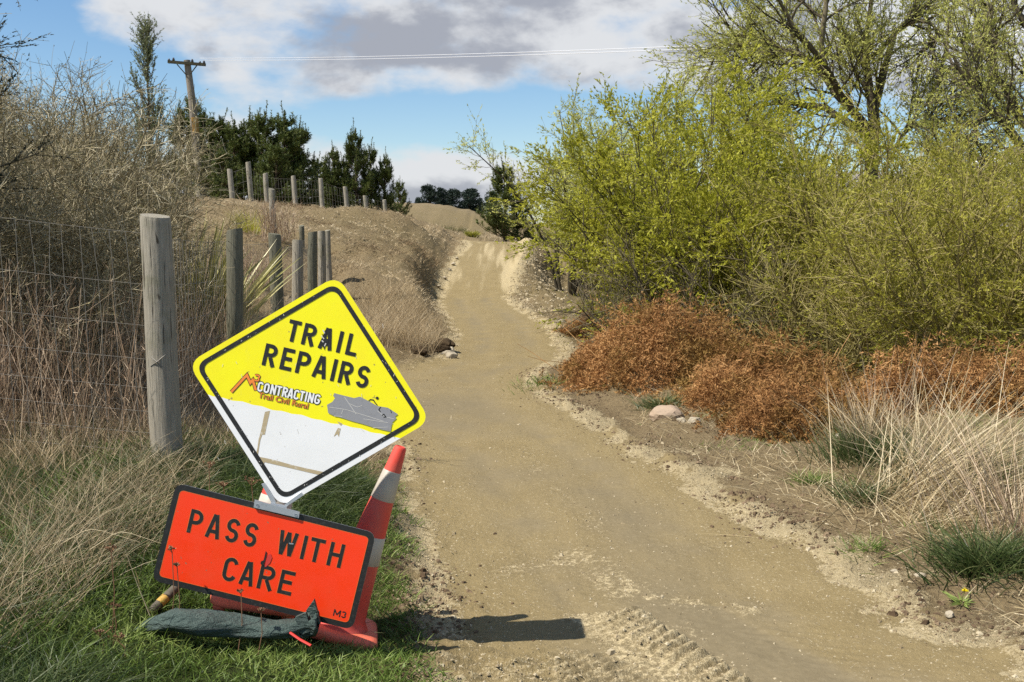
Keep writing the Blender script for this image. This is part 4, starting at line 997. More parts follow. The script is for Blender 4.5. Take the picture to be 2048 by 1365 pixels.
mb = MB(); n = len(x); blades(mb, x, y, rng.uniform(.03, .10, n), rng.uniform(.004, .007, n), .7, .6, 4, np.clip(rng.normal(.6, .25, n), 0, 1))
g = part('grass', mb, M['green_grass']); tag(g, 'thin green grass patches on the verge below the willows', 'grass', kind='stuff')

# ------------------------------------------------------------------ loose stones and clods
OCT = np.array([[1, 0, 0], [0, 1, 0], [-1, 0, 0], [0, -1, 0]], float)
def stones(mb, x, y, s, sink=.3):
    n = len(x); z = hz(x, y); a = rng.uniform(0, 6.28, n); ca, sa = np.cos(a), np.sin(a)
    base = np.array([[1, .1, 0], [.2, .9, .05], [-.9, .1, -.05], [-.1, -.85, 0], [.55, .05, .75], [.1, .5, .8], [-.5, 0, .7], [0, -.45, .78]])
    V = base[None]*(1+rng.normal(0, .16, (n, 8, 3)))*np.stack([s*.5, s*.5*rng.uniform(.55, 1, n), s*.5*rng.uniform(.45, .9, n)], 1)[:, None]
    V = np.stack([V[..., 0]*ca[:, None]-V[..., 1]*sa[:, None], V[..., 0]*sa[:, None]+V[..., 1]*ca[:, None], V[..., 2]], -1)
    V += np.stack([x, y, z-s*.5*sink*.4], 1)[:, None]
    q = np.array([[0, 1, 5, 4], [1, 2, 6, 5], [2, 3, 7, 6], [3, 0, 4, 7], [4, 5, 6, 7]])
    mb.add(V.reshape(-1, 3), (np.arange(n)[:, None, None]*8+q[None]).reshape(-1, 4), np.repeat(rng.rand(n), 8))
def pale_at(x, y): return ground_masks(x, y, None)[1]
x, y = scatter(13000, -1.6, 5, 3.4, 18, lambda x, y: seen_w(x, y, .02)*np.clip(pale_at(x, y)**1.5+.035*(road_d(x, y) < 0), 0, 1)*np.clip(6/y, 0, 1)**1.3)
mb = MB(); stones(mb, x, y, rng.gamma(2.2, .0042, len(x))+.004); x, y = scatter(3500, -3.2, 2.5, 15, 42, lambda x, y: seen_w(x, y, .02)*np.clip(pale_at(x, y)*(road_d(x, y) > -.15), 0, 1)); stones(mb, x, y, rng.gamma(2.5, .011, len(x))+.015)
g = part('gravel', mb, M['chip']); tag(g, 'loose pale gravel chips strewn along the track and its edges', 'gravel', kind='stuff')
def clod_d(x, y):
    d = road_d(x, y); return seen_w(x, y, .02)*np.clip(np.exp(-((d-.08)/.25)**2)*np.clip(.3+2*fbm(x, y, 2.2, 3), 0, 1)+(x > 0)*sstep(.1, .5, d)*.25*np.clip(fbm(x, y, 1.3, 3)*3, 0, 1), 0, 1)*np.clip(6/y, 0, 1)
x, y = scatter(6500, -1.6, 5.5, 3.4, 14, clod_d); mb = MB(); stones(mb, x, y, rng.gamma(2.0, .008, len(x))+.006)
g = part('dirt', mb, M['clod']); tag(g, 'crumbled brown clods of earth along the track edges', 'dirt', kind='stuff')
# rubble slope under the ramp and on top of the bank
x, y = scatter(2600, .2, 2.6, 25, 41, lambda x, y: sstep(-.05, .15, road_d(x, y))*sstep(1.9, .9, road_d(x, y))*(x > 0)); x3, y3 = scatter(900, -8, -2.5, 28, 43, lambda x, y: sstep(.5, .9, fbm(x, y, .5, 3)+.75)*bank_dens(x, y))
mb = MB(); stones(mb, np.concatenate([x, x3]), np.concatenate([y, y3]), rng.gamma(2.0, .022, len(x)+len(x3))+.02)
g = part('rubble', mb, M['chip']); tag(g, 'stony rubble tipped down the side of the ramp and the bank', 'rubble', kind='stuff')

def boulder(name, label, cat, c, r, mat, seed, group=None):
    rg = np.random.RandomState(seed); me = bpy.data.meshes.new(name)
    import bmesh
    bm = bmesh.new(); bmesh.ops.create_icosphere(bm, subdivisions=3, radius=1)
    pl = norm(rg.normal(size=(13, 3))); pd = rg.uniform(.60, .92, 13)
    for v in bm.verts:
        p = np.array(v.co)
        for n_, d_ in zip(pl, pd):
            k = p@n_
            if k > d_: p = p-n_*(k-d_)*.95
        p *= 1+.22*float(vnoise(np.array([p[0]*3+seed]), np.array([p[1]*3+p[2]*2]))[0])+.12*float(vnoise(np.array([p[0]*8+seed]), np.array([p[1]*8+p[2]*5]))[0]); v.co = p*np.asarray(r)
    bm.to_mesh(me); bm.free(); me.materials.append(mat)
    o = bpy.data.objects.new(name, me); link(o); o.location = c; o.rotation_euler = (0, 0, rg.uniform(0, 6)); ORG[o.name] = np.asarray(c); return tag(o, label, cat, group)
def on(px, py, Y, dz=0): p = at(px, py, Y); return np.array([p[0], Y, h1(p[0], Y)+dz])
boulder('rock', 'smooth pinkish tan rock half buried at the edge of the bracken', 'rock', on(1333, 840, 10.0, .035), (.20, .16, .10), M['rock'], 4)
boulder('rock', 'flat pale rock beside the bend below the small bracken clump', 'rock', on(1122, 655, 20.6, .02), (.14, .10, .06), M['pale_rock'], 9)
for i, (px, py, Y, s, l) in enumerate(((1388, 862, 9.5, .07, 'broken pale clod right behind the track edge near the tan rock'), (1362, 856, 9.7, .06, 'small pale clod touching the tan rock'), (1680, 850, 8.6, .06, 'grey stone at the foot of the tall dry grass'),
                                      (899, 692, 15.6, .13, 'pale rock at the cut end of the bank by the track'), (903, 708, 15.1, .11, 'lower pale rock in the cut end of the bank'), (893, 700, 15.4, .12, 'rock wedged behind the pale ones in the cut end of the bank'),
                                      (1840, 1120, 5.6, .035, 'pale stone on the verge short of the dandelion'), (1790, 1105, 5.7, .028, 'small pale stone on the verge among clods'), (1900, 1215, 5.05, .03, 'pale stone on the verge below the dandelion'))):
    boulder('rock', l, 'rock', on(px, py, Y, s*.25), (s, s*.8, s*.62), M['pale_rock'], 20+i, 'stones along the track edge')
M['earth'] = m_plain('earth', (.055, .038, .022), .95, .05, wear=(.12, .085, .05), wscale=14, bmp=.8, bscale=30)  # earth coloured extra dark to stand in for the shade under the bank
for px, py, Y, s, l in ((886, 674, 15.9, .20, 'overhanging lump of earth coloured shadow dark above the rocks at the end of the bank'), (868, 698, 15.5, .16, 'shadow coloured earth edge of the bank along the track'), (838, 712, 15.1, .13, 'low shadow coloured earth edge of the bank nearest the sign')):
    boulder('shade_toned_earth', l, 'earth', on(px, py, Y, s*.25), (s*1.5, s*.9, s*.6), M['earth'], int(px))
# pale boulders beside the foot of the ramp
for i, (px, py, Y, s) in enumerate(((870, 596, 30.0, .10), (884, 575, 31.5, .12), (896, 560, 33, .13), (905, 540, 34.5, .15), (913, 528, 35.5, .17), (920, 515, 36.7, .12))):
    boulder('rock', ['lowest pale stone of the row up the bank side of the ramp', 'second pale stone up the bank side of the ramp', 'third pale stone up the bank side of the ramp', 'fourth pale stone up the bank side of the ramp', 'fifth and biggest pale stone up the bank side of the ramp', 'topmost pale stone up the bank side of the ramp'][i], 'rock', on(px-6, py, Y, s*.3), (s*.6, s*.5, s*.4), M['pale_rock'], 40+i, 'stones up the side of the ramp')

# ------------------------------------------------------------------ scrub behind the fence
def scrub_mesh(seed, h=2.8, rad=1.25, nstem=34, ntw=900, nsub=13000):
    global rng; keep = rng; rng = np.random.RandomState(seed)
    a = rng.uniform(0, 6.28, nstem); r = rng.uniform(0, .35, nstem)*rad
    P0 = grow(np.stack([r*np.cos(a), r*np.sin(a), np.zeros(nstem)-.1], 1), norm(up_dirs(nstem, .05, .75)+0), rng.uniform(h*.7, h*1.08, nstem), 8, .10, (0, 0, .05))
    mb = MB(); mb.tubes(P0, taper(nstem, 8, .016, .005), 5, rng.rand(nstem)*.5)
    p, d, pi, t = sprout(P0, ntw, .08, .98, .8); P1 = grow(p, d, rng.uniform(.35, .85, ntw), 5, .2, (0, 0, .04)); twigs(mb, P1, .006, .003, rng.rand(ntw)*.8)
    p, d, pi, t = sprout(P1, nsub, .1, 1, .9); P2 = grow(p, d, rng.uniform(.10, .32, nsub), 3, .25, (0, 0, .03)); twigs(mb, P2, .0036, .0022, rng.rand(nsub))
    lf = MB(); leafing(lf, P2, 22000, .026, .013, 0, .8)
    # thin bare whips above
    nw = 26; p, d, pi, t = sprout(P0, nw, .7, 1, .2); P3 = grow(p, norm(d+np.array([0, 0, 1.2])), rng.uniform(.5, 1.0, nw), 6, .08, (0, 0, .03)); mb.tubes(P3, taper(nw, 6, .005, .002), 3, rng.rand(nw))
    p, d, pi, t = sprout(P3, 160, .2, 1, .5); P4 = grow(p, d, rng.uniform(.06, .2, 160), 3, .1, (0, 0, .05)); mb.tubes(P4, taper(160, 3, .0025, .0015), 3, rng.rand(160))
    rng = keep; return mb.mesh('branches', smooth=False), lf.mesh('leaves')
SCR = [scrub_mesh(101), scrub_mesh(202, 2.6, 1.4)]
def bush(label, x, y, v, sc, rot, group='grey twiggy scrub behind the fence'):
    r = thing('scrub_bush', label, 'bush', (x, y, h1(x, y)), group); r.rotation_euler = (0, 0, rot); r.scale = (sc[0], sc[0], sc[1])
    for nm, me, mt in (('branches', SCR[v][0], M['scrub_twig']), ('foliage', SCR[v][1], M['scrub_leaf'])):
        if not me.materials: me.materials.append(mt)
        o = bpy.data.objects.new(nm, me); link(o, r)
    return r
BUSH = [(-3.75, 8.4, 0, (.72, .70), .3, 'low twiggy bush close behind the first post'), (-4.6, 8.6, 1, (.95, .90), 1.2, 'grey twiggy bush at the frame edge behind the netting'), (-4.05, 10.2, 1, (.74, .80), 2.2, 'grey twiggy bush behind the second post'),
        (-4.9, 10.8, 0, (1.05, 1.02), 3.9, 'tall grey bush in the middle of the scrub'), (-6.2, 10.4, 1, (1.1, 1.08), 5.0, 'tall grey bush below the dark overhanging branches'), (-4.95, 12.8, 0, (.98, .92), 0.9, 'grey bush between the scrub and the flax'),
        (-5.9, 13.0, 1, (1.15, 1.12), 1.9, 'grey bush below the tall green sapling'), (-7.4, 13.2, 0, (1.15, 1.18), 3.1, 'bush with bare whips against the blue sky'), (-6.6, 15.6, 0, (1.1, 1.0), 4.4, 'rear bush of the scrub beneath the power pole'), (-8.6, 15.5, 1, (1.3, 1.25), 5.6, 'rearmost bush of the scrub by the frame edge')]
for x, y, v, sc, rot, lab in BUSH: bush(lab, x, y, v, sc, rot)

# tall sapling that stands out of the scrub
def sapling():
    x, y = at(288, 60, 15.2)[0], 15.2; g = h1(x, y); top = at(285, 56, 15.2)[2]; H = top-g
    P0 = grow([[x, y, g]], [[0, 0, 1.]], [H], 12, .015, (0, 0, .02)); n = 130
    t = rng.uniform(.18, .99, n); k = t*11; i0 = np.minimum(k.astype(int), 10); p = P0[0, i0]+(P0[0, i0+1]-P0[0, i0])*(k-i0)[:, None]
    d = up_dirs(n, .35, .75); L = (1.15*(1-t)**.75+.10)*rng.uniform(.7, 1.1, n); P1 = grow(p, d, L, 5, .06, (0, 0, .16))
    P2p, d2, pi, t2 = sprout(P1, 900, .2, 1, .5); P2 = grow(P2p, d2, rng.uniform(.08, .24, 900), 3, .12, (0, 0, .1))
    r = thing('sapling_tree', 'tall narrow grey green sapling rising out of the scrub', 'tree', (x, y, g))
    mb = MB(); mb.tubes(P0, taper(1, 12, .035, .006), 6, .4); mb.tubes(P1, taper(n, 5, .008, .003), 3, .5); mb.tubes(P2, taper(900, 3, .003, .0015), 3, .6); part('trunk', mb, M['willow_bark'], r, True)
    lf = MB(); leafing(lf, P2, 9500, .040, .016, 0, .7); leafing(lf, P1, 2500, .04, .016, .2, .6); part('crown', lf, M['sapling_leaf'], r)
sapling()

# dark overhanging tree at the frame edge, and the shrub beside the camera that shades the corner
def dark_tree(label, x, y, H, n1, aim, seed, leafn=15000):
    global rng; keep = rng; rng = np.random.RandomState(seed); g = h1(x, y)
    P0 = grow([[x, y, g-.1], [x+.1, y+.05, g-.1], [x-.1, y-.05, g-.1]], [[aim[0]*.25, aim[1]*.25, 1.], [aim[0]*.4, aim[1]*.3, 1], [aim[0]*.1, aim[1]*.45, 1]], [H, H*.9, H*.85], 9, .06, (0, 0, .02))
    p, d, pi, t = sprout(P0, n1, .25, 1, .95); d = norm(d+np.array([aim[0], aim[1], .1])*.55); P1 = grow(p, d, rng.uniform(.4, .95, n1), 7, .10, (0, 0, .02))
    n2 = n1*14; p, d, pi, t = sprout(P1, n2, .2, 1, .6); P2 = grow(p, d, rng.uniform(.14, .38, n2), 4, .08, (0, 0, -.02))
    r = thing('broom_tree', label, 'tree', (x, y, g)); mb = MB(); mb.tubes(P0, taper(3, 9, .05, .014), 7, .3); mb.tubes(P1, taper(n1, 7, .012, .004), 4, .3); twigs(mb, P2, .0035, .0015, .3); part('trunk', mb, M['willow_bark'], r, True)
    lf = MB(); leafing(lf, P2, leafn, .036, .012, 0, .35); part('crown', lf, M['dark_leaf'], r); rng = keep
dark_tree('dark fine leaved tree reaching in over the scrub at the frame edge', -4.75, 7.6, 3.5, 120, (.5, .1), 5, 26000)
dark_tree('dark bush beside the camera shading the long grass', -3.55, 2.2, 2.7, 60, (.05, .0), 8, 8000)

# ------------------------------------------------------------------ flax
def flax(label, c, n, L, az0, az1, seed):
    rg = np.random.RandomState(seed); r = thing('flax_plant', label, 'flax', c)
    for i in range(n):
        az = rg.uniform(az0, az1); el = rg.uniform(.9, 1.42); l = L*rg.uniform(.6, 1.05); w = .075*rg.uniform(.7, 1.15); p = np.asarray(c)+[rg.normal(0, .12), rg.normal(0, .12), -.05]
        hd = np.array([math.cos(az), math.sin(az), 0]); d = hd*math.cos(el)+np.array([0, 0, math.sin(el)]); t = np.linspace(0, 1, 7)
        P = p+d*(l*t)[:, None]+(hd*.25-np.array([0, 0, .5]))*(l*.38*math.cos(el)*t**2.4)[:, None]; s = norm(np.cross(d, [0, 0, 1.]))+np.array([0, 0, rg.normal(0, .35)]); q_ = rg.uniform(-1.3, 1.3); s = norm(s*math.cos(q_)+np.cross(d, s)*math.sin(q_))
        ww = w*np.array([.7, .95, 1, .9, .7, .4, .02])*.5; nn = np.cross(s, d); mid = P-nn*ww[:, None]*.5; V = np.stack([P-s*ww[:, None], mid, P+s*ww[:, None]], 1).reshape(-1, 3); ii = np.arange(21).reshape(7, 3)
        Q = np.concatenate([np.stack([ii[:-1, a], ii[:-1, a+1], ii[1:, a+1], ii[1:, a]], -1) for a in (0, 1)]); mb = MB(); mb.add(V, Q, np.clip(rg.normal(.72, .28), 0, 1)); part('leaf', mb, M['flax'], r)
flax('large yellow green flax fanning out beneath the power pole', (-3.72, 11.6, h1(-3.72, 11.6)), 120, 2.0, -1.3, 1.2, 3)
p = at(500, 590, 13.6); flax('smaller yellow green flax low between the second and third posts', (p[0]-.12, 13.6, h1(p[0], 13.6)), 22, .75, -1.9, 1.4, 4)

# broom tuft and reddish twigs by the corner of the bank
def tuft(name, label, cat, c, n, h, mat, lean=.35, w=.006, spread=.25, az=None, droop=.5, group=None, mean=.5, sd=.33, K=6):
    r = thing(name, label, cat, c, group); mb = MB(); a = rng.uniform(0, 6.28, n); rr = np.abs(rng.normal(0, spread, n)); x = c[0]+rr*np.cos(a); y = c[1]+rr*np.sin(a)
    azz = a+rng.normal(0, .9, n) if az is None else rng.normal(az[0], az[1], n)*np.where(rng.rand(n) < .2, -1.5, 1)
    blades(mb, x, y, rng.uniform(h*.55, h*1.1, n), w, lean, droop, K, np.clip(rng.normal(mean, sd, n), 0, 1), azz); part('blades', mb, mat, r); return r
tuft('broom_tuft', 'yellowish broom tuft at the corner of the upper fence', 'shrub', on(500, 455, 26), 420, 1.1, M['olive_leaf'], .2, .012, .16, mean=.75)
for px, py, Y, h, lab in ((545, 470, 23.4, 1.0, 'reddish bare twigs round the short corner post'), (520, 520, 21.0, .9, 'reddish bare twigs below the corner post')):
    c = on(px, py, Y); r = thing('bare_twigs', lab, 'shrub', c); n = 90; P = grow(np.tile(c, (n, 1))+rng.normal(0, .25, (n, 3))*[1, 1, 0], up_dirs(n, 0, .6), rng.uniform(h*.5, h, n), 5, .1, (0, 0, .05)); mb = MB(); mb.tubes(P, taper(n, 5, .006, .002), 3, rng.rand(n))
    p, d, _, _ = sprout(P, 500, .2, 1, .6); P = grow(p, d, rng.uniform(.1, .3, 500), 3, .1, (0, 0, .05)); mb.tubes(P, taper(500, 3, .003, .002), 3, rng.rand(500)); part('stems', mb, M['red_stalk'], r)

# ------------------------------------------------------------------ pines
def pine_mesh(seed, H=5.5, rad=1.5, nb=70, shoots=800, candle=True, mat_n=20):
    global rng; keep = rng; rng = np.random.RandomState(seed)
    P0 = grow([[0, 0, -.2]], [[0, 0, 1.]], [H+.2], 10, .012, (0, 0, .02)); t = rng.uniform(.02, .97, nb); k = t*9; i0 = np.minimum(k.astype(int), 8); p = P0[0, i0]+(P0[0, i0+1]-P0[0, i0])*(k-i0)[:, None]
    d = up_dirs(nb, .9, 1.35); L = rad*(1-t)**.85*rng.uniform(.7, 1.15, nb)+.25; P1 = grow(p, d, L, 7, .05, (0, 0, .14))
    mb = MB(); mb.tubes(P0, taper(1, 10, .10, .012), 7, .5); mb.tubes(P1, taper(nb, 7, .028, .008), 4, .5)
    p, dd, pi, tt = sprout(P1, shoots, .25, 1, .7); P2 = grow(p, norm(dd+np.array([0, 0, .75])), rng.uniform(.22, .5, shoots), 4, .06, (0, 0, .15))
    tips = grow(P1[:, -1], norm((P1[:, -1]-P1[:, -2])*.5+np.array([0, 0, .9])), rng.uniform(.35, .8, nb)*(.7+.5*t), 4, .03, (0, 0, .3))
    lead = grow(np.tile(P0[0, -1], (4, 1))-[0, 0, .15], up_dirs(4, 0, .3), [1.3, .8, .7, .6], 4, .02, (0, 0, .2))
    twigs(mb, P2, .008, .004, .5); mb.tubes(tips, taper(nb, 4, .01, .005), 3, .5); mb.tubes(lead, taper(4, 4, .012, .008), 3, .9)
    lf = MB()
    for P, n, ln_, wd_ in ((P2, shoots*mat_n, .17, .038), (tips, nb*44, .10, .034), (lead, 300, .09, .034)): 
        q, d, pi, t = sprout(P, n, 0, 1, .65); lf.leaves(q, d, rng.uniform(.7, 1.3, n)*ln_, wd_, np.clip(.62*rng.rand(len(P))[pi]+.5*rng.rand(n), 0, 1), fold=.1)
    rng = keep; return mb.mesh('trunk', smooth=True), lf.mesh('crown')
PIN = [pine_mesh(11), pine_mesh(12, 5.5, 1.3, 64, 700), pine_mesh(13, 5.5, 1.8, 80, 900)]
for a, b in PIN: a.materials.append(M['pine_bark']); b.materials.append(M['pine_needle'])
def pine(label, px, ptop, Y, v, wide=1.0, group='pines behind the upper fence'):
    Y = Y+(7 if group else 0); t = at(px, ptop, Y); g = h1(t[0], Y); H = t[2]-g; r = thing('pine_tree', label, 'pine tree', (t[0], Y, g), group); s = H/6.0
    r.scale = (s*wide, s*wide, s); r.rotation_euler = (0, 0, rng.uniform(0, 6.28))
    for nm, me in zip(('trunk', 'crown'), PIN[v]): link(bpy.data.objects.new(nm, me), r)
for a in [('dark pine directly behind the power pole', 372, 195, 72, 0, 1.5), ('pine crown showing just past the pole', 402, 222, 70, 1, 1.5), ('dense pine at the scrub end of the main clump', 432, 236, 60, 2, 1.6), ('pine with a pointed leader in the main clump above the first fence post', 466, 242, 58, 0, 1.6),
          ('pine in the main clump behind the second upper fence post', 497, 232, 59, 1, 1.7), ('tallest pine of the main clump with several leaders', 528, 226, 58, 2, 1.5), ('pine beside the tallest with a thick candle top', 566, 224, 57, 0, 1.6), ('pine on the track end of the main clump', 598, 250, 59, 1, 1.6),
          ('low dark pine filling the dip between the two clumps', 632, 318, 66, 2, 1.7), ('short pine hidden low in the dip', 656, 330, 68, 0, 1.7), ('first pine of the small clump on the bank', 664, 296, 63, 1, 1.4), ('bushy short pine low in the small clump', 690, 318, 64, 2, 1.6),
          ('tallest slender pine of the small clump with a long leader', 712, 258, 63, 0, 1.1), ('pine second in height in the small clump', 741, 292, 64, 1, 1.2), ('last pine of the small clump on the track side', 767, 310, 64, 0, 1.1), ('small lone pine at the end of the bank', 800, 362, 82, 2, 1.3),
          ('lower pine filling the main clump behind the third upper post', 548, 290, 55, 2, 1.8), ('lower pine filling the main clump behind the first upper post', 450, 300, 54, 0, 1.8)]: pine(*a)
pine('broad bushy pine beside the crest of the track', 1010, 330, 50, 2, 1.75, None)
pine('low bushy pine at the foot of the broad pine', 1035, 385, 51, 0, 1.9, None)

# far shelter trees on the skyline
def far_tree_mesh(seed):
    global rng; keep = rng; rng = np.random.RandomState(seed); mb = MB(); mb.tubes([[[0, 0, -1], [0, 0, 4], [.2, 0, 9]]], [[.5, .4, .15]], 7, .5); lf = MB(); c = []
    for i in range(60):
        h = rng.uniform(.2, 10.3); rr = 2.9*math.sqrt(max(.05, 1-((h-4.6)/6.4)**2)); a = rng.uniform(0, 6.28); q = rr*math.sqrt(rng.rand())
        c.append((q*math.cos(a), q*math.sin(a), h, rng.uniform(.7, 1.5)))
    for x, y, h, s in c:
        n = 150; v = norm(rng.normal(size=(n, 3))); p = np.array([x, y, h])+v*s*rng.uniform(.5, 1, (n, 1))*[1, 1, .65]; lf.leaves(p, norm(v+rng.normal(0, .5, (n, 3))+[0, 0, .3]), rng.uniform(.3, .7, n), .3, np.clip(rng.rand()*.5+rng.rand(n)*.5, 0, 1))
    rng = keep; return mb.mesh('trunk', smooth=True), lf.mesh('crown')
FAR = [far_tree_mesh(1), far_tree_mesh(2)]
for a, b in FAR: a.materials.append(M['pine_bark']); b.materials.append(M['far_needle'])
for i, (px, pt, w, lab) in enumerate(((858, 366, 1.0, 'far dark shelter tree at the bank end of the skyline row'), (882, 371, .8, 'far dark tree between the two fuller skyline trees'), (903, 374, 1.0, 'far broad shelter tree in the middle of the skyline row'), (938, 372, 1.15, 'far roundest shelter tree before the gap in the skyline row'),
                                      (838, 392, .7, 'low far tree tailing the skyline row behind the mound'), (962, 392, .45, 'tiny far tree in the gap beside the broad pine'), (985, 378, .9, 'far tree partly behind the broad pine'))):
    Y = 300+8*i; t = at(px, pt, Y); g = h1(t[0], Y)-.5; s = (t[2]-g)/11.6; r = thing('shelter_tree', lab, 'tree', (t[0], Y, g), 'far trees on the skyline'); r.scale = (s*w, s*w, s); r.rotation_euler = (0, 0, i*1.3)
    for nm, me in zip(('trunk', 'crown'), FAR[i % 2]): link(bpy.data.objects.new(nm, me), r)
# small dark shrubs on the flat beyond the crest
for i, (px, py, Y, s, lab) in enumerate(((885, 455, 75, .9, 'dark low shrub on the slope of the far mound'), (910, 462, 72, .8, 'second dark low shrub below the far mound'), (944, 484, 52, .55, 'small green shrub just over the crest of the track'), (1075, 470, 52, .9, 'brown shrub beside the broad pine'))):
    c = on(px, py, Y); tuft('low_shrub', lab, 'shrub', c, 420, s*(1.0 if i != 2 else .8), M['scrub_leaf' if i != 2 else 'olive_leaf'], .6, .04, s*(.45 if i != 2 else .2), mean=.3, K=3)

# ------------------------------------------------------------------ willows
def willow_shrub(name, label, c, stems, fan, L, ntw, nsh, nleaf, leaf, stem_mat, leaf_mat, twl=(.6, 1.3), shl=(.25, .55), lsize=(.05, .014), r0=.028, seed=0, low=.15, lean=(0, 0), spread=.5, t0=.15, wob=.11):
    global rng; keep = rng; rng = np.random.RandomState(seed+500); a = rng.uniform(0, 6.28, stems); q = rng.uniform(0, spread, stems); b = np.asarray(c)+np.stack([q*np.cos(a), q*np.sin(a), np.zeros(stems)-.1], 1)
    el = fan*np.sqrt(rng.uniform(.0, 1, stems)); d = np.stack([np.sin(el)*np.cos(a)+lean[0], np.sin(el)*np.sin(a)+lean[1], np.cos(el)], 1)
    P0 = grow(b, d, L*rng.uniform(.75, 1.05, stems)*(1-.18*np.abs(el)/max(fan, .01)), 9, wob, (0, 0, .035))
    p, dd, pi, t = sprout(P0, ntw, t0, 1, .85); P1 = grow(p, dd, rng.uniform(*twl, ntw)*(1.15-.5*t), 6, .15, (0, 0, .02))
    p, dd, pi1, t = sprout(P1, nsh, .15, 1, .55); P2 = grow(p, dd, rng.uniform(*shl, nsh), 3, .14, (0, 0, .04))
    root = thing(name, label, 'willow', c); mb = MB(); mb.tubes(P0, taper(stems, 9, r0, r0*.22), 5, rng.rand(stems)*.5); mb.tubes(P1, taper(ntw, 6, .008, .004), 3, rng.rand(ntw)*.7); twigs(mb, P2, .0042, .002, .3+.7*rng.rand(nsh))
    part('branches', mb, stem_mat, root, True)
    lf = MB(); cl = rng.rand(ntw); leafing(lf, P2, nleaf, lsize[0], lsize[1], .05, .55, .5*cl[pi1]+.5*rng.rand(nsh)); part('crown', lf, leaf_mat, root); rng = keep; return root
Yw = 18.0; c = on(1375, 600, Yw)
willow_shrub('willow_shrub', 'bright yellow green willow shrub behind the brown bracken', (3.30, Yw, h1(3.30, Yw)), 64, 1.0, 4.75, 800, 7800, 105000, None, M['willow_bark'], M['willow_leaf'], seed=1, spread=.7, lsize=(.080, .034))
willow_shrub('willow_shrub', 'yellow green willow shrub leaning towards the track bend', (3.65, 21.0, h1(3.65, 21.0)), 34, .58, 4.8, 420, 3600, 45000, None, M['willow_bark'], M['willow_leaf'], seed=2, spread=.5, lsize=(.080, .034))
willow_shrub('willow_shrub', 'olive stemmed willow shrub right of the bright one below the big tree', (5.3, 15.8, h1(5.3, 15.8)), 60, .80, 4.1, 640, 6000, 52000, None, M['green_stem'], M['olive_leaf'], seed=3, spread=.8, lsize=(.060, .025), twl=(.5, 1.1))
willow_shrub('willow_shrub', 'tangled olive willow shrub at the frame edge behind the dry grass', (5.6, 12.2, h1(5.6, 12.2)), 60, .95, 2.8, 600, 6000, 52000, None, M['green_stem'], M['olive_leaf'], seed=4, spread=.9, lsize=(.054, .021), twl=(.5, 1.1))
willow_shrub('willow_shrub', 'olive willow shrub beneath the bare curved limb', (7.7, 16.5, h1(7.7, 16.5)), 46, .8, 3.7, 500, 4600, 34000, None, M['green_stem'], M['olive_leaf'], seed=5, spread=.8, lsize=(.06, .02))
willow_shrub('willow_shrub', 'low tangled dark shrub between the bracken and the bright willow', (2.9, 15.6, h1(2.9, 15.6)), 40, 1.25, 1.9, 420, 3200, 6000, None, M['willow_bark'], M['olive_leaf'], seed=6, spread=1.0, lsize=(.04, .014), twl=(.4, .9))
willow_shrub('willow_shrub', 'low tangled shrub under the olive stemmed willow', (4.2, 14.0, h1(4.2, 14.0)), 36, 1.2, 1.7, 380, 2800, 6500, None, M['green_stem'], M['olive_leaf'], seed=7, spread=.8, lsize=(.04, .013), twl=(.4, .9))
willow_shrub('young_willow', 'slender pale willow tree standing beyond the bright shrub', (1.85, 33.0, h1(1.85, 33.0)), 14, .27, 6.7, 420, 3400, 30000, None, M['willow_bark'], M['pale_leaf'], seed=8, spread=.4, lsize=(.09, .034), twl=(.7, 1.6), shl=(.3, .6), r0=.06, t0=.3)
willow_shrub('young_willow', 'low spreading willow bush leaning over the top of the ramp', (2.95, 39.0, h1(2.95, 39.0)), 18, .55, 4.4, 340, 2600, 17000, None, M['willow_bark'], M['willow_leaf'], seed=9, spread=.3, lsize=(.09, .034), lean=(.16, 0), r0=.05, t0=.35)
willow_shrub('willow_shrub', 'pale green willow shrub behind and above the bright one', (5.2, 25.0, h1(5.2, 25.0)), 36, .62, 7.0, 520, 4600, 50000, None, M['willow_bark'], M['pale_leaf'], seed=10, spread=.8, lsize=(.085, .03), r0=.045)
willow_shrub('bare_shrub', 'brown leafless shrub beneath the big willow tree', (9.8, 30.0, h1(9.8, 30.0)), 36, .8, 4.0, 460, 3600, 2500, None, M['scrub_twig'], M['pale_leaf'], seed=11, spread=1.6, r0=.04)
willow_shrub('bare_shrub', 'brown leafless thicket behind the olive shrubs', (13.5, 29.0, h1(13.5, 29.0)), 32, .8, 3.6, 400, 3000, 2500, None, M['scrub_twig'], M['pale_leaf'], seed=12, spread=1.8, r0=.04)

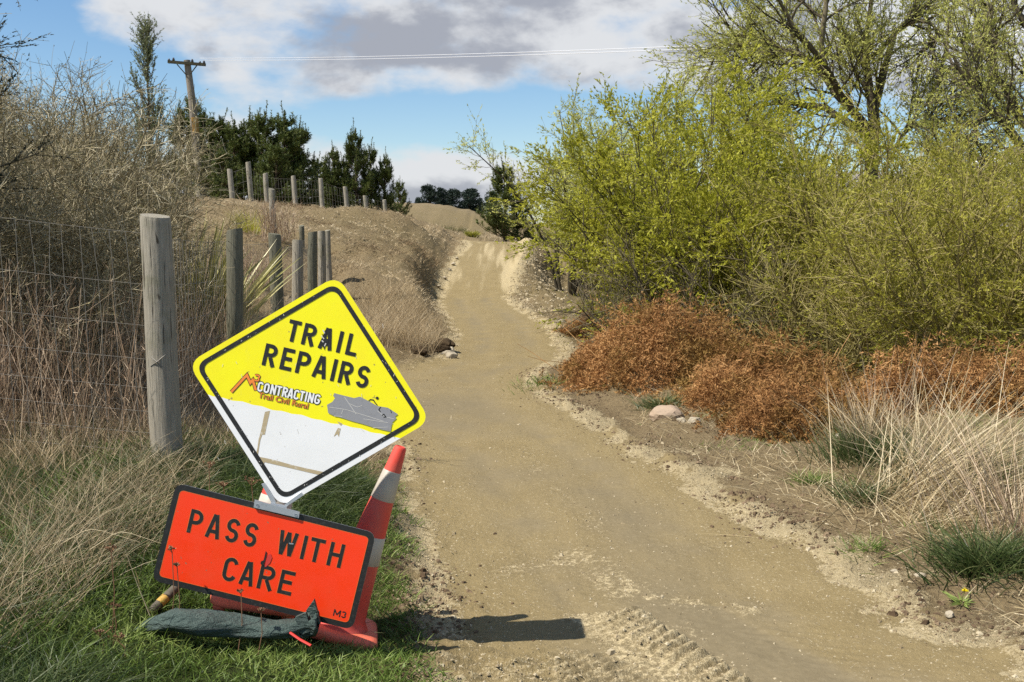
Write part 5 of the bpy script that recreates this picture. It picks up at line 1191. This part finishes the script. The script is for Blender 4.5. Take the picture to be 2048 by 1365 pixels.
def big_tree(name, label, limbs, Y, r0, nbr, ntw, nsh, nleaf, leafmat, lsize, seed, cat='willow', droop=-.02, twl=(.7, 1.6), shl=(.3, .7), brl=(1.2, 2.6)):
    """limbs: lists of (px, py, depth offset) that trace the boughs from the trunk outwards"""
    global rng; keep = rng; rng = np.random.RandomState(seed)
    p0 = at(limbs[0][0][0], limbs[0][0][1], Y); c = np.array([p0[0], Y, h1(p0[0], Y)]); root = thing(name, label, cat, c)
    tr = MB(); K = 10; tr.tubes([[c-[0, 0, .3], c+(p0-c)*.33+[.1, 0, 0], c+(p0-c)*.66, p0]], [[r0*1.35, r0*1.1, r0, r0*.95]], 10, .3); paths = []
    for i, lm in enumerate(limbs):
        q = np.array([at(a, b, Y+dz) for a, b, dz in lm]); s = np.linspace(0, len(q)-1, K); P = np.stack([np.interp(s, range(len(q)), q[:, k]) for k in range(3)], 1)
        P[1:-1] = P[1:-1]*.5+(P[:-2]+P[2:])*.25; P[1:] += rng.normal(0, .035, (K-1, 3)); paths.append(P); rr = r0*(.72 if i < 4 else .45); tr.tubes([P], taper(1, K, rr, rr*.22), 8, .3+.05*i)
    part('trunk', tr, M['willow_bark'], root, True)
    P0 = np.stack(paths); p, d, _, _ = sprout(P0, nbr, .12, 1, .75); PB = grow(p, d, rng.uniform(*brl, nbr), 8, .13, (0, 0, .05))
    p, d, _, _ = sprout(np.concatenate([PB]), ntw, .15, 1, .65); P1 = grow(p, d, rng.uniform(*twl, ntw), 6, .12, (0, 0, .05)); p, d, pi1, _ = sprout(P1, nsh, .15, 1, .6); P2 = grow(p, d, rng.uniform(*shl, nsh), 4, .09, (0, 0, droop))
    mb = MB(); mb.tubes(PB, taper(nbr, 8, r0*.20, .010), 5, rng.rand(nbr)*.5); mb.tubes(P1, taper(ntw, 6, .012, .005), 3, rng.rand(ntw)*.6); twigs(mb, P2, .006, .0028, .3+.7*rng.rand(nsh)); part('branches', mb, M['willow_bark'], root, True)
    lf = MB(); cl = rng.rand(ntw); leafing(lf, P2, nleaf, lsize[0], lsize[1], .05, .5, .5*cl[pi1]+.5*rng.rand(nsh)); part('crown', lf, leafmat, root); rng = keep
big_tree('willow_tree', 'big spreading willow tree towering over the bright shrub', [
    [(1745, 268, 0), (1700, 215, -.5), (1650, 130, -1.0), (1590, 60, -1.4), (1540, -30, -1.6)], [(1748, 262, 0), (1738, 170, .3), (1728, 90, .4), (1750, 10, .8), (1730, -120, 1)], [(1752, 262, 0), (1760, 160, .8), (1775, 80, 1.5), (1830, 20, 2), (1880, 30, 2.4)],
    [(1742, 272, 0), (1670, 230, .6), (1600, 205, 1.2), (1530, 200, 1.6), (1480, 230, 1.8)], [(1690, 200, -.4), (1620, 110, .8), (1560, 100, 1.5), (1480, 60, 2), (1440, 90, 2)], [(1742, 270, 0), (1660, 175, 1.2), (1610, 110, 1.6), (1570, 110, 1.8), (1500, 130, 1.5)],
    [(1790, 300, 0), (1810, 262, .2), (1860, 235, .3), (1900, 255, .3), (1925, 290, .2)], [(1735, 120, .4), (1800, 60, -.6), (1850, 40, -.9), (1890, 70, -1), (1895, 110, -1)], [(1650, 130, -1), (1640, 40, -1.2), (1660, -40, -1.3), (1650, -100, -1.2), (1660, -160, -1)]], 27.0, .18, 150, 1000, 9000, 84000, M['pale_leaf'], (.090, .032), 31)
big_tree('willow_tree', 'sparse willow tree leaning in from the frame edge with bare limbs', [
    [(2120, 420, 0), (2050, 300, -.3), (1990, 230, -.4), (1950, 180, -.4), (1905, 110, -.4)], [(2120, 400, 0), (2060, 250, .6), (2000, 170, 1), (1980, 90, 1), (1985, 10, 1)], [(2120, 380, 0), (2090, 200, .4), (2060, 90, .5), (2040, 20, .5), (2010, -40, .5)],
    [(2120, 320, -.6), (2040, 290, -1), (2005, 330, -1.1), (1960, 362, -1.2), (1915, 366, -1.3)], [(1990, 230, -.4), (1960, 235, -.5), (1935, 270, -.6), (1945, 305, -.6), (1920, 330, -.6)]], 19.0, .15, 46, 340, 3000, 21000, M['pale_leaf'], (.070, .025), 32, brl=(.7, 1.6), twl=(.5, 1.1), shl=(.2, .5))

# ------------------------------------------------------------------ bracken
def bracken(label, c, rx, ry, h, nst, nlf, seed):
    global rng; keep = rng; rng = np.random.RandomState(seed+900); c = np.asarray(c); a = rng.uniform(0, 6.28, nst); q = np.sqrt(rng.rand(nst)); q = np.where(rng.rand(nst) < .12, q*1.3, q); x = c[0]+rx*q*np.cos(a); y = c[1]+ry*q*np.sin(a)
    lump = .80+1.5*fbm(x+seed, y, 1.25, 3); top = h*np.clip(1-q**2, .03, 1)**.7*np.clip(lump, .22, 1.3); z = hz(x, y)
    st = np.stack([x, y, z+top*rng.uniform(.15, .95, nst)], 1); d = norm(np.stack([np.cos(a)*q*.9, np.sin(a)*q*.9, np.full(nst, .25)], 1)+rng.normal(0, .55, (nst, 3))); P = grow(st, d, rng.uniform(.45, 1.0, nst)*(.12+.30*np.clip(top/max(h, .01), 0, 1)), 4, .17, (0, 0, -.13))
    root = thing('bracken_clump', label, 'bracken', c, 'dead brown bracken under the willows'); mb = MB(); twigs(mb, P, .004, .002, rng.rand(nst))
    m = max(8, nst//110); b = np.stack([x[:m], y[:m], z[:m]], 1); mb.tubes(grow(b+[0, 0, .02], up_dirs(m, .5, 1.4), rng.uniform(.5, 1.1, m)*h, 5, .1, (0, 0, -.05)), taper(m, 5, .005, .003), 3, .6+.4*rng.rand(m)); part('stems', mb, M['bracken'], root)
    lf = MB(); clm = np.clip(.5+.75*fbm(x, y, 2.4, 3)+rng.normal(0, .12, nst), 0, 1); p, d, pi, t = sprout(P, nlf, 0, 1, 1.0); lf.leaves(p, norm(d+[0, 0, -.15]), rng.uniform(.03, .075, nlf), rng.uniform(.009, .018, nlf), np.clip(clm[pi]*.6+.4*rng.rand(nlf), 0, 1)); part('fronds', lf, M['bracken'], root); rng = keep
def brk(label, px, Y, rx, ry, ptop, nst, nlf, seed):
    p = at(px, ptop, Y); g = h1(p[0], Y); bracken(label, (p[0], Y, g), rx, ry, p[2]-g, nst, nlf, seed)
brk('largest heap of dead brown bracken in front of the bright willow', 1325, 12.4, 1.15, 1.0, 628, 3200, 46000, 1)
brk('lower orange brown bracken heap spreading towards the tan rock', 1540, 10.8, .92, 1.15, 668, 3000, 42000, 2)
brk('small russet bracken clump by the bend beneath the shrubs', 1165, 19.0, .38, .5, 566, 900, 10000, 3)
brk('russet bracken clump behind the tall dry grass', 1865, 10.0, .62, .6, 680, 1500, 20000, 4)
brk('russet bracken clump at the frame edge above the dry stalks', 2030, 9.6, .6, .6, 690, 1300, 16000, 5)
brk('low bracken fringe between the bend and the big heap', 1195, 13.6, .42, .6, 690, 900, 11000, 6)
brk('dead bracken slope trailing down to the cleared verge', 1610, 9.4, .75, .6, 780, 1300, 18000, 7)

# ------------------------------------------------------------------ tussocks on the shrub side
TG = 'grass tussocks on the verge'
tuft('grass_tussock', 'upright pale tussock with green base left of the reclining straw', 'grass clump', on(1735, 890, 8.0), 260, .66, M['dry_grass'], .28, .008, .17, group=TG, mean=.6)
tuft('grass_tussock', 'green lower clump at the base of the upright pale tussock', 'grass clump', on(1725, 905, 7.8), 620, .40, M['dark_grass'], .4, .007, .20, group=TG, mean=.55)
tuft('grass_tussock', 'green clump under the reclining straw towards the frame edge', 'grass clump', on(1900, 940, 7.2), 700, .45, M['dark_grass'], .5, .007, .32, group=TG, mean=.6)
tuft('straw_clump', 'long pale straw lying over towards the frame edge', 'grass clump', on(1790, 985, 6.75), 210, 1.0, M['straw'], .85, .008, .24, az=(.35, .5), droop=.3, group=TG, K=6)
tuft('straw_clump', 'straw arching up past the russet bracken', 'grass clump', on(1850, 960, 7.0), 170, 1.1, M['straw'], .62, .007, .24, az=(.4, .6), droop=.3, group=TG, mean=.6, K=6)
tuft('straw_clump', 'flattened straw mat before the reclining stalks', 'grass clump', on(1880, 1010, 6.4), 620, .45, M['straw'], 1.25, .006, .34, az=(.6, 1.8), droop=.25, group=TG, mean=.45, K=5)
tuft('straw_clump', 'dry reddish stalks standing tall at the frame edge', 'grass clump', on(2040, 1050, 5.9), 150, 1.15, M['red_stalk'], .42, .006, .28, droop=.2, group=TG, mean=.8, K=5)
tuft('straw_clump', 'tangle of bent tan stalks against the frame edge', 'grass clump', on(2010, 960, 6.5), 210, .95, M['dry_grass'], .7, .007, .34, droop=.5, group=TG, mean=.7, K=6)
tuft('straw_clump', 'few tall seeding stalks rising before the russet bracken', 'grass clump', on(1760, 880, 8.2), 40, 1.05, M['red_stalk'], .22, .006, .22, droop=.15, group=TG, mean=.85, K=5)
tuft('grass_tussock', 'small deep green tussock under the straw on the verge', 'grass clump', on(1725, 975, 6.85), 300, .24, M['dark_grass'], .65, .007, .10, group=TG)
tuft('grass_tussock', 'large deep green tussock nearest the dandelion', 'grass clump', on(1960, 1100, 5.55), 620, .33, M['dark_grass'], .7, .008, .15, group=TG, mean=.45)
tuft('grass_tussock', 'green tussock cut by the frame edge below the stalks', 'grass clump', on(2050, 1125, 5.4), 320, .28, M['dark_grass'], .6, .007, .15, group=TG, mean=.6)
tuft('grass_tussock', 'bright green tuft in front of the big bracken heap', 'grass clump', on(1320, 800, 10.6), 380, .20, M['dark_grass'], .8, .008, .12, group=TG, mean=.75)
tuft('grass_tussock', 'small green tuft at the cleared edge below the bracken slope', 'grass clump', on(1625, 950, 7.4), 260, .13, M['green_grass'], .6, .006, .09, group=TG)
tuft('grass_tussock', 'thin green weeds among clods short of the big green tussock', 'grass clump', on(1740, 1062, 6.0), 160, .11, M['green_grass'], .8, .006, .11, group=TG, mean=.6)
tuft('grass_tussock', 'grassy patch inside the bend on the shrub side', 'grass clump', on(1090, 765, 12.4), 300, .13, M['green_grass'], .7, .008, .28, group=TG, mean=.55)
# dandelion
c = on(1925, 1172, 5.2); r = thing('dandelion', 'single yellow dandelion flower on the stony verge', 'flower', c); mb = MB(); top = c+np.array([.01, -.01, .075]); mb.tubes([[c, c+[.002, 0, .04], top]], .0018, 5, .6); part('stem', mb, M['green_grass'], r)
mb = MB(); n = 60; d = up_dirs(n, .2, 1.5); mb.leaves(np.tile(top, (n, 1)), d, rng.uniform(.012, .024, n), .007, .5); part('flower', mb, M['dandelion'], r)
mb = MB(); n = 26; a = rng.uniform(0, 6.28, n); mb.leaves(np.tile(c+[0, 0, .01], (n, 1)), np.stack([np.cos(a), np.sin(a), rng.uniform(.05, .6, n)], 1), rng.uniform(.06, .13, n), .018, .7+.3*rng.rand(n)); part('leaves', mb, M['green_grass'], r)

# ------------------------------------------------------------------ dry yarrow heads round the sign
def yarrow(label, base_px, Yb, head_px, Yh, size=.03):
    b = on(base_px[0], base_px[1], Yb); t = at(head_px[0], head_px[1], Yh); r = thing('yarrow_stalk', label, 'dried flower', b, 'dry yarrow stalks round the sign'); mb = MB(); mid = (b+t)/2+np.array([.012, 0, 0])
    mb.tubes([[b, mid, t-[0, 0, size*.7]]], .0021, 5, .4); n = 9; tips = t+rng.normal(0, 1, (n, 3))*[size*.55, size*.4, size*.10]; mb.tubes(np.stack([np.tile(t-[0, 0, size*.7], (n, 1)), tips], 1), .0011, 3, .4); part('stem', mb, M['seed_head'], r)
    lf = MB()
    for q in tips: k = 16; d = up_dirs(k, 0, 1.4); lf.leaves(np.tile(q, (k, 1)), d, rng.uniform(.006, .013, k), .006, rng.rand(k))
    part('flower_head', lf, M['seed_head'], r)
for a in [('brown yarrow head in the dark grass beside the orange plate', (222, 1210), 4.3, (222, 1096), 4.3), ('yarrow in front of the plate near its lower corner', (340, 1250), 4.38, (344, 1098), 4.36, .026), ('shorter yarrow beside it before the plate corner', (353, 1245), 4.38, (354, 1130), 4.37, .014),
          ('thin yarrow before the word CARE', (474, 1260), 4.33, (482, 1183), 4.34, .016), ('rusty yarrow pair member nearer the diamond tip', (505, 1040), 5.3, (503, 960), 5.3, .045), ('pale yarrow behind the plate top edge', (410, 1000), 5.4, (418, 928), 5.4, .035), ('low yarrow behind the plate beside the rusty one', (452, 1020), 5.3, (447, 968), 5.3, .025),
          ('low brown yarrow left of the sandbag', (226, 1290), 4.2, (228, 1212), 4.2, .028), ('short yarrow cluster in the shaded grass', (205, 1320), 4.1, (200, 1262), 4.1, .035), ('second short yarrow cluster before the sandbag', (250, 1320), 4.1, (238, 1275), 4.1, .03), ('yarrow stalk rising before the sandbag tail', (515, 1300), 4.28, (522, 1220), 4.28, .016)]: yarrow(*a)
# a few single long bents arching over the dark grass
for i, (pp, Y, lab) in enumerate((([(300, 1232), (275, 1170), (250, 1100)], 4.25, 'single pale bent leaning beside the plate'), ([(180, 1100), (240, 1060), (330, 1090)], 4.6, 'pale bent arching over towards the plate'), ([(120, 1090), (180, 1055), (280, 1085)], 4.7, 'long pale bent arching over the dark grass'), ([(340, 960), (380, 915), (420, 945)], 5.6, 'pale looping bent at the foot of the strainer post'))):
    q = np.array([at(a, b, Y) for a, b in pp]); s = np.linspace(0, 2, 9); P = np.stack([np.interp(s, [0, 1, 2], q[:, k]) for k in range(3)], 1); P[1:-1] = P[1:-1]*.5+(P[:-2]+P[2:])*.25
    mb = MB(); mb.tubes([P], [list(np.linspace(.0026, .001, 9))], 4, .8); o = part('grass_bent', mb, M['straw'], None, True, origin=q[0]); tag(o, lab, 'grass stem', 'single bents by the sign')
